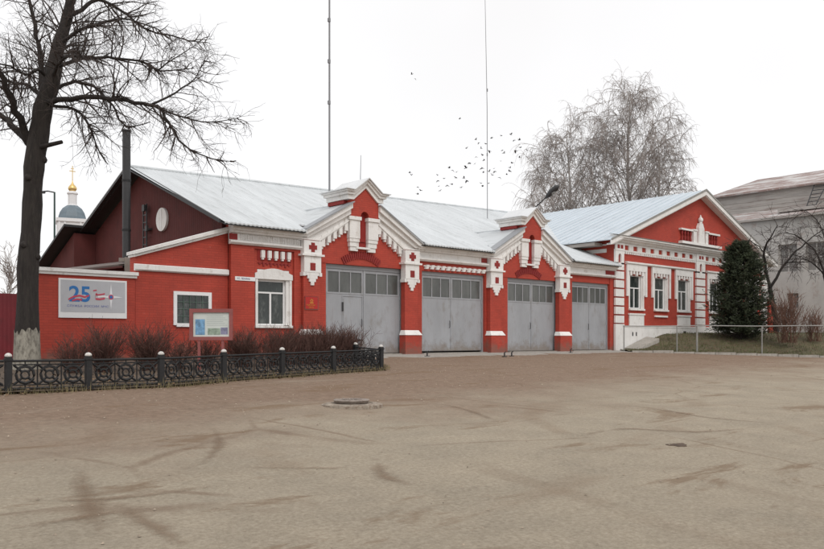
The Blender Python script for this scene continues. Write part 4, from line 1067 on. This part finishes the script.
m = MB(); m.lathe((c.x, c.y, 22.8), [(2.6, 0), (2.55, .5), (2.3, 1.3), (1.8, 2.1), (1.15, 2.6), (1.0, 2.7)], 8); m.build('dome', DOMEM, bt)
m = MB(); m.lathe((c.x, c.y, 25.4), [(1.0, 0), (.95, .2), (.82, .3), (.82, 2.2), (1.0, 2.3), (1.0, 2.5), (.6, 2.8)], 10); m.build('lantern', TOWERW, bt)
m = MB(); m.lathe((c.x, c.y, 28.1), [(.42, 0), (.75, .45), (.78, .75), (.55, 1.15), (.25, 1.45), (.10, 1.9), (.06, 2.3)], 14); cu = m.build('onion_cupola', GOLD, bt, smooth=True)
m = MB(); m.box((c.x - .06, c.y - .06, 30.3), (c.x + .06, c.y + .06, 33.0)); m.box((c.x - .55, c.y - .05, 31.9), (c.x + .55, c.y + .05, 32.05)); m.box((c.x - .3, c.y - .05, 32.4), (c.x + .3, c.y + .05, 32.52)); m.build('cross', GOLD, cu)
lo = thing('lamp_post', 'thin dark lamp post with a short bent arm beside the distant bell tower', 'lamp post', (15.575, 46.76, 0))
MB().tube([(15.575, 46.76, -.2), (15.575, 46.76, 8.85)], [.07, .05], 8).build('pole', pm('dark_green_post', (.02, .05, .04), .5), lo)
m = MB(); m.tube([(15.57, 46.77, 8.83), (15.3, 47.0, 8.90), (15.08, 47.2, 8.88)], .04, 6); ar = m.build('arm', DARKM, lo)
m = MB(); m.box((14.95, 47.10, 8.78), (15.2, 47.3, 8.88)); m.build('lamp_head', DARKM, lo)
# ------------------------------------------------------------------ PLANTS
UP = Vector((0, 0, 1))
def rnd(a, b): return random.uniform(a, b)
def rdir():
    while 1:
        v = Vector((rnd(-1, 1), rnd(-1, 1), rnd(-1, 1)))
        if .1 < v.length < 1: return v.normalized()
def side(d, ang):      # direction leaving d at the given angle, random azimuth
    a = d.cross(rdir())
    if a.length < 1e-3: a = d.cross(UP + rdir() * .1)
    return (Matrix.Rotation(ang, 3, a.normalized()) @ d).normalized()
def shoot(mb, p, d, L, r, n, jit, lift, sides, tip=.35):
    pts = [p.copy()]; st_ = L / n
    for i in range(n):
        d = (d + rdir() * jit + UP * lift / n).normalized(); p = p + d * st_; pts.append(p.copy())
    mb.tube(pts, [r * (1 - (1 - tip) * i / n) for i in range(n + 1)], sides, False)
    return pts
def along(pts, f):
    x = f * (len(pts) - 1); i = min(int(x), len(pts) - 2); return pts[i].lerp(pts[i + 1], x - i), (pts[i + 1] - pts[i]).normalized()
def smoothpath(pts, k=3):
    P = [Vector(p) for p in pts]; out = []
    for i in range(len(P) - 1):
        a, b, c, d = P[max(i - 1, 0)], P[i], P[i + 1], P[min(i + 2, len(P) - 1)]
        for j in range(k):
            t = j / k
            out.append(.5 * ((2 * b) + (c - a) * t + (2 * a - 5 * b + 4 * c - d) * t * t + (3 * b - a - 3 * c + d) * t ** 3))
    return out + [P[-1]]
def plen(pts): return sum((b - a).length for a, b in zip(pts, pts[1:]))

# big old tree on the left
TL = {
'trunk':[(5.94,19.65,-.35),(5.94,19.65,0.81),(5.97,19.63,2.66),(6.04,19.56,4.04),(6.09,19.51,4.97),(6.19,19.42,5.78),(6.31,19.31,6.36),(6.43,19.2,7.05),(6.55,19.09,7.74),(6.68,18.97,8.44),(6.8,18.86,9.36),(6.91,18.76,10.52),(6.97,18.7,11.68)],
'L1':[(6.0,19.59,5.15),(5.79,19.52,5.49),(5.53,19.35,5.91),(5.29,19.16,6.33),(4.91,19.1,6.99),(4.4,19.02,7.8)],
'L2':[(5.97,19.62,5.11),(5.77,20.21,5.63),(5.62,20.62,5.94),(5.27,21.35,6.49),(4.72,22.26,6.94)],
'L3':[(6.19,19.56,5.88),(6.29,19.74,6.57),(6.32,19.98,7.22),(6.32,20.25,7.89),(6.28,20.56,8.7),(6.23,20.87,9.88),(6.19,21.19,11.22)],
'R1':[(6.24,19.24,6.05),(6.44,18.65,6.01),(6.66,18.04,5.98),(6.95,17.37,5.85),(7.27,16.8,5.72),(7.55,16.28,5.56),(7.66,16.04,5.21),(7.85,15.87,4.83),(8.16,15.58,4.51),(8.66,15.12,4.38)],
'R1b':[(7.55,16.28,5.56),(7.83,15.61,5.24),(8.08,14.98,5.08),(8.4,14.41,5.1)],
'R1c':[(7.46,16.36,5.62),(7.91,16.22,5.92),(8.32,16.11,6.31),(8.58,16.14,6.77)],
'R2':[(6.39,19.37,6.34),(6.81,19.39,6.65),(7.15,19.36,6.71),(7.42,19.25,6.57),(7.7,19.12,6.24),(7.84,18.99,5.88),(8.06,18.92,5.74),(8.47,18.69,5.89)],
'R3':[(6.45,19.19,6.87),(6.69,18.55,6.95),(6.99,18.01,6.94),(7.27,17.48,6.83),(7.59,16.91,6.67),(7.73,16.66,6.48),(8.23,15.93,6.46)],
'R3b':[(7.73,16.66,6.48),(7.95,16.45,6.7),(8.37,16.07,7.07)],
'R4':[(6.58,18.93,7.98),(6.91,18.9,8.27),(7.24,18.86,8.56),(7.72,18.69,8.41),(8.2,18.39,8.02),(8.87,17.92,7.82),(9.36,17.6,7.74)],
'R5':[(6.48,19.02,7.43),(6.74,18.24,7.6),(6.87,17.44,7.53),(7.07,16.58,7.38),(7.45,15.96,7.09)],
'R6':[(6.33,19.16,5.96),(6.61,18.5,5.78),(6.75,18.09,5.39),(6.84,17.87,4.92),(7.0,17.59,4.45)],
'stub':[(6.12,19.35,5.01),(6.42,18.8,5.08)],
'L4':[(6.31,19.31,6.63),(6.02,19.17,6.72),(5.71,19.05,6.51),(5.37,18.95,6.61),(4.96,18.92,6.59)],
'L5':[(6.26,19.36,6.13),(6.08,20.06,6.58),(5.89,20.78,6.8),(5.56,21.63,7.22)],
'U1':[(6.74,18.92,8.79),(7.06,18.21,9.22),(7.48,17.56,9.58),(7.89,16.91,9.7)],
'U2':[(6.67,18.98,8.32),(6.52,19.53,9.27),(6.41,19.9,10.31)],
'F1':[(6.36,19.13,6.67),(6.14,17.97,6.67),(6.06,16.96,6.49),(6.06,16.15,6.18)],
'B1':[(6.36,19.4,6.39),(6.61,20.53,7.19),(7.16,21.11,7.84),(7.86,21.28,8.18)]}
TR = {'L1':(.10,.035),'L2':(.09,.03),'L3':(.085,.02),'R1':(.068,.008),'R1b':(.025,.006),'R1c':(.028,.006),'R2':(.048,.010),'R3':(.046,.008),'R3b':(.018,.006),'R4':(.055,.008),
      'R5':(.045,.01),'R6':(.04,.01),'stub':(.06,.045),'L4':(.045,.012),'L5':(.05,.015),'U1':(.06,.015),'U2':(.06,.02),'F1':(.05,.012),'B1':(.06,.015)}
bt_ = thing('bare_tree', 'big dark bare tree with a limewashed trunk foot behind the iron fence', 'tree', (5.99, 19.6, -.2))
m = MB(); tp = smoothpath(TL['trunk'], 4)
rr = [.275, .250, .222, .208, .226, .212, .188, .160, .132, .100, .075, .05, .03]
def rint(i): x = i / 4; j = min(int(x), 11); return (rr[j] + (rr[j + 1] - rr[j]) * (x - j)) * (1 + .05 * math.sin(i * 1.9))
m.tube([p + Vector((math.sin(i * .8), math.cos(i * 1.1), 0)) * (.018 if i > 6 else 0) for i, p in enumerate(tp)], [rint(i) for i in range(len(tp))], 18)
for p, r in (((5.82, 19.49, 2.75), .09), ((6.1, 19.46, 2.5), .08), ((5.91, 19.44, 4.3), .10), ((6.20, 19.41, 4.75), .11)):
    m.lathe(p, [(.02, -r), (r * .8, -r * .6), (r, 0), (r * .7, r * .6), (.02, r)], 8)
paths = []
for k, pl_ in TL.items():
    if k == 'trunk': continue
    p = smoothpath(pl_, 3); a, b = TR[k]
    if k != 'stub':
        p = [q + rdir() * min(.05, .4 * a) * (i > 0) for i, q in enumerate(p)]
    m.tube(p, [a + (b - a) * i / (len(p) - 1) for i in range(len(p))], 8 if a > .05 else 6)
    if k != 'stub': paths.append((p, a, b))
m.build('trunk', BARK, bt_, smooth=True, recalc=False)
lm = MB(); N_ = 44
for j in range(7):
    for k in range(N_):
        q = 2 * math.pi * k / N_; top = .80 + .05 * math.sin(3 * q) + .035 * math.sin(11 * q + 1) + rnd(-.035, .035)
        z = -.4 + (top + .4) * j / 6; r = (.272 + .05 * max(0, .75 - z) ** 1.5 + .05 * max(0, .05 - z)) * (1 + .035 * math.sin(5 * q + .4) + .018 * math.sin(13 * q))
        lm.v.append((5.94 + r * math.cos(q), 19.65 + r * math.sin(q), z))
for j in range(6):
    for k in range(N_): lm.f.append((j * N_ + k, j * N_ + (k + 1) % N_, (j + 1) * N_ + (k + 1) % N_, (j + 1) * N_ + k))
lm.build('limewashed_foot', LIME, bt_, smooth=True, recalc=False)
cr_ = MB()
def twigs(mb, base, dens, L2, r2, depth, droop):
    n = max(2, int(plen(base) * dens))
    for _ in range(n):
        p, d = along(base, random.random() ** .8); l = L2 * rnd(.5, 1.25)
        q = shoot(mb, p, side(d, math.radians(rnd(25, 75))), l, r2, 4, .28, droop, 3, .5)
        if depth: twigs(mb, q, 6.0, L2 * .52, r2 * .66, depth - 1, droop)
def branchlets(base, r, n, Lr, droop):
    for _ in range(n):
        f = rnd(.12, 1); p, d = along(base, f); l = rnd(*Lr) * (1.15 - .88 * f)
        q = shoot(cr_, p, side(d, math.radians(rnd(30, 70))), l, r * rnd(.7, 1), 6, .22, droop, 4, .35)
        twigs(cr_, q, 6.5, .46, .0052, 1, droop)
for p, a, b in paths:
    L = plen(p); branchlets(p, min(.020, a * .45), int(L * 9) + 3, (.45, 1.45), -.2)
    twigs(cr_, p, 5.0, .50, .0052, 1, -.3)
up = tp[26:]; branchlets(up, .026, 44, (.9, 2.6), .0)
cr_.build('crown', TWIG, bt_, recalc=False)

# birches behind the house
def birch(name, x, y, h, spread, lab, seed, nl=26, lean=(0, 0)):
    random.seed(seed)
    o = thing(name, lab, 'tree', (x, y, 0), 'bare birches behind the station roof')
    T = MB(); C_ = MB(); p0 = Vector((x, y, -.2))
    tr = [p0 + Vector((lean[0] * t * t * h, lean[1] * t * t * h, h * t)) + rdir() * .12 * (0 < t) for t in [i / 12 for i in range(13)]]
    T.tube(tr, [.30 * (1 - .93 * i / 12) + .015 for i in range(13)], 8)
    for k in range(nl):
        f = .22 + .74 * (k / nl) ** .9; p, d = along(tr, f)
        a = k * 2.4 + rnd(-.4, .4); el_ = math.radians(rnd(45, 66))
        dd = Vector((math.cos(a) * math.cos(el_), math.sin(a) * math.cos(el_), math.sin(el_)))
        L = spread * (1.25 - f * 1.05) * rnd(.8, 1.15)
        q = shoot(T, p, dd, L, .11 * (1.1 - f), 8, .13, .10, 5, .2)
        for j in range(int(L * 1.75) + 3):
            b, bd = along(q, rnd(.2, 1)); s = shoot(C_, b, side(bd, math.radians(rnd(20, 60))), rnd(.9, 2.4), .026, 5, .2, -.35, 3, .4)
            for i in range(8):
                c, cd = along(s, rnd(.1, 1)); t2 = shoot(C_, c, (side(cd, math.radians(rnd(20, 60))) + UP * -.15).normalized(), rnd(.6, 1.5), .0125, 4, .12, -1.7, 3, .6)
                if i % 2 == 0:
                    e, ed = along(t2, rnd(.2, .8)); shoot(C_, e, side(ed, .6), rnd(.5, 1.3), .010, 3, .12, -1.7, 3, .6)
    T.build('trunk', BIRCHT, o, smooth=True, recalc=False); C_.build('crown', BIRCHW, o, recalc=False)
birch('birch_tree', 65.7, 41.6, 23.8, 11.3, 'tallest bare birch, right of the pair above the house roof', 11, 46)
birch('birch_tree', 61.9, 45.0, 20.0, 10.2, 'lower drooping bare birch left of the tallest one', 5, 42, (-.03, .03))
birch('birch_tree', 66.6, 38.9, 18.5, 6.6, 'slender bare birch half hidden behind the pair', 23, 20)

# conifer on the lawn
random.seed(4)
cx, cy = rt(17.65, 43.0); cz_ = .55
co_ = thing('conifer', 'dense dark egg-shaped conifer on the lawn in front of the house', 'tree', (cx, cy, cz_))
T = MB(); T.tube([(cx, cy, cz_ - .2), (cx + .03, cy, cz_ + 1.5), (cx, cy, cz_ + 5.0)], [.10, .08, .02], 8)
Fo = MB()
def spray(p, d, L):
    # flat feathery spray of small scale-leaf blades
    e = d.cross(UP + rdir() * .4).normalized()
    for i in range(8):
        t = .2 + .8 * i / 8; b = p + d * L * t; s = 1 if i % 2 else -1
        dd = (d * .7 + e * s * .75 + rdir() * .3).normalized(); l = L * (.5 - .28 * t); n2 = dd.cross(rdir()).normalized() * .022
        a = len(Fo.v); Fo.v += [tuple(b - n2), tuple(b + n2), tuple(b + dd * l)]; Fo.f.append((a, a + 1, a + 2))
LOBES = [(rnd(0, 6.28), rnd(.05, .95), rnd(-.22, .30)) for _ in range(34)]
for k in range(950):
    h = rnd(.02, 1.0) ** .92; z = cz_ + .35 + 4.85 * h
    R = 1.80 * (max(0, 1 - h) ** .50) * (.60 + .40 * min(1, h / .30)) * rnd(.72, 1.12) + .08
    a = rnd(0, 6.28); lob = 1 + sum(w_ * math.exp(-(math.atan2(math.sin(a - la), math.cos(a - la)) ** 2) / .14 - ((h - lh) ** 2) / .006) for la, lh, w_ in LOBES)
    R *= max(.55, lob) * (1.28 if random.random() < .14 else 1)
    d = Vector((math.cos(a), math.sin(a), rnd(.1, .55))).normalized(); p0 = Vector((cx, cy, z - .35 * R))
    T.tube([p0, p0 + d * R * .5, p0 + d * R], [.018, .012, .006], 3, False)
    for j in range(9):
        f = .35 + .68 * (j + rnd(0, 1)) / 9; q = p0 + d * R * f
        spray(q, (d + rdir() * .7 + UP * .2).normalized(), rnd(.18, .34))
T.build('trunk', BARK, co_, recalc=False); Fo.build('foliage', CONIF, co_, recalc=False)

# two bare fruit trees and a dry shrub at the right
def small_tree(lab, D, R, seed, droop, dens):
    random.seed(seed)
    b = D[0][0]; o = thing('bare_fruit_tree', lab, 'tree', (b[0], b[1], b[2] - .1)); T = MB(); C_ = MB()
    for pl_, (a, c) in zip(D, R):
        p = smoothpath(pl_, 3); p = [q + rdir() * .035 * (i > 0) for i, q in enumerate(p)]
        T.tube(p, [a + (c - a) * i / (len(p) - 1) for i in range(len(p))], 7)
        if pl_ is not D[0]:
            for _ in range(int(plen(p) * dens)):
                q, d = along(p, rnd(.15, 1)); s = shoot(C_, q, side(d, rnd(.5, 1.3)), rnd(.5, 1.6), .017, 5, .22, droop, 3, .45)
                for i in range(5):
                    e, ed = along(s, rnd(.2, 1)); t2 = shoot(C_, e, side(ed, rnd(.4, 1.0)), rnd(.3, .8), .011, 3, .2, droop, 3, .6)
                    e, ed = along(t2, rnd(.2, 1)); shoot(C_, e, side(ed, rnd(.4, 1.0)), rnd(.2, .5), .009, 3, .2, droop, 3, .6)
    T.build('trunk', BARK, o, smooth=True, recalc=False); C_.build('crown', TWIG, o, recalc=False)
small_tree('forked bare fruit tree between the conifer and the dry shrub', [[(46.59,19.7,0.4),(46.47,19.81,1.79),(46.34,19.93,2.83),(46.26,20.01,3.52)],
    [(46.26,20.01,3.42),(46.09,20.16,4.55),(45.5,20.02,5.65),(45.25,19.57,6.27),(45.08,19.05,6.93)], [(46.26,20.01,3.42),(46.68,19.62,4.44),(47.49,19.28,5.45),(48.4,18.85,6.18),(49.6,18.3,7.11)],
    [(45.5,20.02,5.53),(45.46,20.46,6.02),(45.32,20.86,6.28)], [(46.93,19.39,4.96),(47.01,18.64,4.96),(47.12,17.86,4.92)]], [(.17, .12), (.10, .02), (.09, .02), (.04, .015), (.04, .012)], 8, -.1, 4.2)
small_tree('drooping bare fruit tree standing at the right edge of the lawn', [[(48.02,17.0,0.1),(47.76,17.3,2.78),(47.49,17.52,4.19)],
    [(47.49,17.52,4.1),(47.24,17.75,5.31),(47.01,18.64,6.33),(46.38,19.21,6.67)], [(47.49,17.52,4.19),(46.99,17.98,4.92),(46.08,18.54,5.12)], [(47.49,17.52,4.19),(47.57,17.45,5.59),(47.32,17.67,7.0),(46.7,18.24,7.84)],
    [(47.49,17.52,4.1),(48.3,16.9,5.2),(49.3,16.4,5.9)]], [(.13, .09), (.06, .02), (.05, .015), (.05, .015), (.05, .015)], 9, -.25, 4.5)
def shrub(lab, x, y, z, n, h, spread, m, r=.007, lean=.45, top=None, group=None, tw=5, elong=None, spr=3):
    o = thing('bare_shrub', lab, 'shrub', (x, y, z), group); C_ = MB()
    e = Vector(elong) if elong else None
    for k in range(n):
        a = rnd(0, 6.28); q = rnd(0, 1) ** .5 * spread
        p = Vector((x + math.cos(a) * q * .8, y + math.sin(a) * q * .8, z - .05))
        if e: p = Vector((x, y, z - .05)) + e * rnd(-1, 1) + Vector((rnd(-1, 1), rnd(-1, 1), 0)) * spread
        d = Vector((rnd(-lean, lean), rnd(-lean, lean), 1)).normalized(); l = h * rnd(.65, 1.05)
        s = shoot(C_, p, d, l, r, 5, .12, .15, 3, .5)
        for j in range(tw):
            b, bd = along(s, rnd(.25, 1)); l2 = h * rnd(.15, .42)
            if top and b.z + l2 > z + top: l2 *= .5
            t2 = shoot(C_, b, side(bd, rnd(.3, .9)), l2, r * .7, 3, .2, .2, spr, .6)
            c, cd = along(t2, rnd(.2, .9)); shoot(C_, c, side(cd, rnd(.3, .8)), l2 * .5, r * .55, 2, .2, .2, 3, .6)
    C_.build('stems', m, o, recalc=False)
random.seed(31)
x, y = rt(19.5, 41.5); shrub('tall dry reddish-brown shrub between the two fruit trees', x, y, .45, 60, 2.3, .55, SHRUB2, .014, .38, tw=5)
x, y = rt(21.4, 42.5); shrub('low dry brown shrub at the foot of the right fruit tree', x, y, .5, 40, 1.5, .5, SHRUB2, .013, .4, tw=4)
# shrubs in the bed: (x, y, stems, height, spread, elongation)
G = 'bare shrubs behind the iron fence'
for lab, x, y, n, h, sp_, el2, tp_ in (
    ('thin bare shrub just right of the limewashed trunk', 6.45, 18.2, 70, 1.0, .10, None, None),
    ('bushy fan-shaped bare shrub under the banner', 7.2, 18.4, 120, 1.28, .14, None, None),
    ('bushy fan-shaped bare shrub between the banner and the barred window', 8.3, 18.4, 140, 1.32, .16, None, None),
    ('sparse bare shrub below the barred window', 9.15, 18.5, 45, 1.05, .10, None, None),
    ('sparse low bare shrub between the notice board legs', 9.95, 18.6, 55, 1.0, .12, None, None),
    ('tall bare shrub just right of the notice board', 10.95, 18.6, 150, 1.25, .18, None, 1.25),
    ('dense clipped bare hedge bush below the large white window', 12.35, 18.8, 260, 1.22, .36, (.5, .1, 0), 1.3),
    ('dense clipped bare hedge bush in front of the official plaque', 13.65, 18.95, 280, 1.30, .36, (.5, .1, 0), 1.35),
    ('rounded end bush of the hedge in front of the wicket door', 14.75, 19.05, 230, 1.24, .34, (.28, .1, 0), 1.3)):
    shrub(lab, x, y, gz(y) + .02, n, h * .82, sp_, SHRUB, .0065, .34 if el2 else .62, tp_, G, 5, el2)
# faint bare tree far left
random.seed(77)
o = thing('far_bare_tree', 'small faint bare tree over the maroon fence at the left edge', 'tree', (18.0, 64.9, 0)); T = MB(); C_ = MB()
tr = shoot(T, Vector((18.0, 64.9, -.5)), UP.copy(), 6.6, .14, 8, .05, .1, 6, .2)
for k in range(34):
    p, d = along(tr, rnd(.35, 1)); s = shoot(C_, p, side(d, rnd(.5, 1.2)), rnd(1.0, 2.6), .03, 5, .2, .2, 3, .4)
    for j in range(9):
        b, bd = along(s, rnd(.1, 1)); shoot(C_, b, side(bd, rnd(.3, .9)), rnd(.4, 1.0), .018, 3, .2, .1, 3, .6)
T.build('trunk', BIRCHT, o, recalc=False); C_.build('crown', BIRCHW, o, recalc=False)
# fallen leaves on bed and lawn
LV = MB(); random.seed(12)
for k in range(5200):
    if k < 2600:
        x = rnd(-1, 15.4); y = front(x) + rnd(-.5, 4) * rnd(.2, 1); z = gz(y) + (.07 if y > front(x) - .1 else .012)
    else:
        r, t = rnd(10.9, 26), 39.8 + 12 * random.random() ** 1.3; x, y = rt(r, t)
        if y > 23: continue
        z = lawn_z(r, t) + .05
    a = rnd(0, 6.28); s = rnd(.02, .045); d = Vector((math.cos(a) * s, math.sin(a) * s, rnd(-.012, .02))); e = Vector((-math.sin(a) * s * .6, math.cos(a) * s * .6, rnd(-.01, .02)))
    p = Vector((x, y, z)); LV.quad(p - d, p + e, p + d, p - e)
struct(LV.build('fallen_leaves', pm('dead_leaves', (.16, .10, .055), .9, .5, 8), recalc=False), 'stuff')

# ------------------------------------------------------------------ birds
random.seed(21)
BIRDM = flat('dark_feathers', (.025, .025, .028), .7)
def bird_mesh(flap, sweep):
    m = MB()
    m.tube([(-.19, 0, .01), (-.12, 0, .0), (0, 0, 0), (.10, 0, .01), (.15, 0, .025), (.20, 0, .015)], [.012, .045, .062, .045, .032, .005], 8)
    m.quad((-.13, -.03, .005), (-.30, -.075, .01), (-.31, 0, .005), (-.30, .075, .01), (-.13, .03, .005))
    for s in (-1, 1):
        a, b, c = (.07, s * .04, .03), (.10 - sweep * .3, s * .20, .03 + .20 * flap), (-.06 - sweep, s * .36, .03 + .20 * flap - .10 * abs(flap) + .12 * flap)
        d, e = (-.12 - sweep * .5, s * .20, .03 + .19 * flap), (-.09, s * .045, .02)
        m.quad(a, b, d, e); m.quad(b, c, d)
        m.quad(tuple(q - .012 * (i == 2) for i, q in enumerate(a)), tuple(q - .012 * (i == 2) for i, q in enumerate(e)), tuple(q - .012 * (i == 2) for i, q in enumerate(d)), tuple(q - .012 * (i == 2) for i, q in enumerate(b)))
    o = m.build('bird', BIRDM, None, recalc=False); return o
protos = [bird_mesh(f, s) for f, s in ((.75, .05), (-.5, .04), (.15, .12), (.4, .2))]
BP = [(74.1,69.0,25.7),(80.1,74.0,27.2),(77.5,70.4,26.0),(79.9,76.1,26.8),(81.8,75.1,26.9),(72.2,65.0,23.3),(71.4,63.9,24.5),(87.9,76.7,30.0),(77.8,66.4,26.5),(77.6,65.7,25.6),(92.9,77.5,30.4),(82.8,68.9,26.1),(90.6,74.2,27.9),(82.4,69.5,25.7),(84.2,73.4,26.7),(75.1,65.1,23.5),(82.1,75.1,26.0),(85.7,79.7,27.1),(80.2,73.1,24.7),(86.0,75.2,25.8),(86.6,72.3,25.9),(70.4,66.5,21.8),(83.6,78.0,25.5),(84.3,71.7,24.7),(74.4,70.9,22.5),(70.9,64.9,21.0),(87.6,77.9,25.4),(81.8,69.9,23.4),(80.2,79.7,24.7),(83.4,82.2,25.2),(80.9,79.0,24.1),(87.5,79.9,25.1),(78.3,70.5,22.5),(86.4,76.8,24.6),(81.2,69.5,22.8),(88.7,79.3,24.8),(89.2,76.9,24.6),(73.7,64.6,20.2),(69.4,69.9,20.3),(71.9,70.3,20.8),(86.2,82.6,24.5),(76.9,73.2,21.5),(82.6,74.4,22.1),(75.8,69.6,20.5),(79.8,73.0,21.1),(74.1,74.0,20.6),(73.9,73.0,20.6),(79.0,76.3,21.3),(74.0,80.8,36.8),(79.8,86.4,38.8),(80.6,78.1,31.4),(79.6,87.4,25.1),(78.6,85.9,24.4),(81.5,87.7,23.3),(76.4,81.6,21.3),(67.5,72.6,18.5),(81.5,83.4,24.4),(83.3,85.2,24.1),(82.4,84.1,23.0),(76.6,77.9,20.8)]
LONE = {48: 'upper bird of the pair flying high in the white sky', 49: 'lower bird of the pair flying high in the white sky', 50: 'single bird flying alone well above the flock',
        51: 'left bird of the close pair flying low at the far left', 52: 'right bird of the close pair flying low at the far left',
        53: 'top bird of the loose trio just above the roof', 54: 'right bird of the loose trio just above the roof', 55: 'lowest bird of the loose trio just above the roof'}
for i, p in enumerate(BP):
    o = protos[i] if i < 4 else protos[i % 4].copy()
    if i >= 4: COL.objects.link(o)
    s = rnd(.7, 1.05); o.location = p; o.scale = (s, s, s); o.rotation_euler = (rnd(-.6, .6), rnd(-.4, .3), rnd(0, 6.28))
    tag(o, LONE.get(i, 'small dark bird in the scattered flock around the thin aerial'), 'bird', 'birds flying over the station')
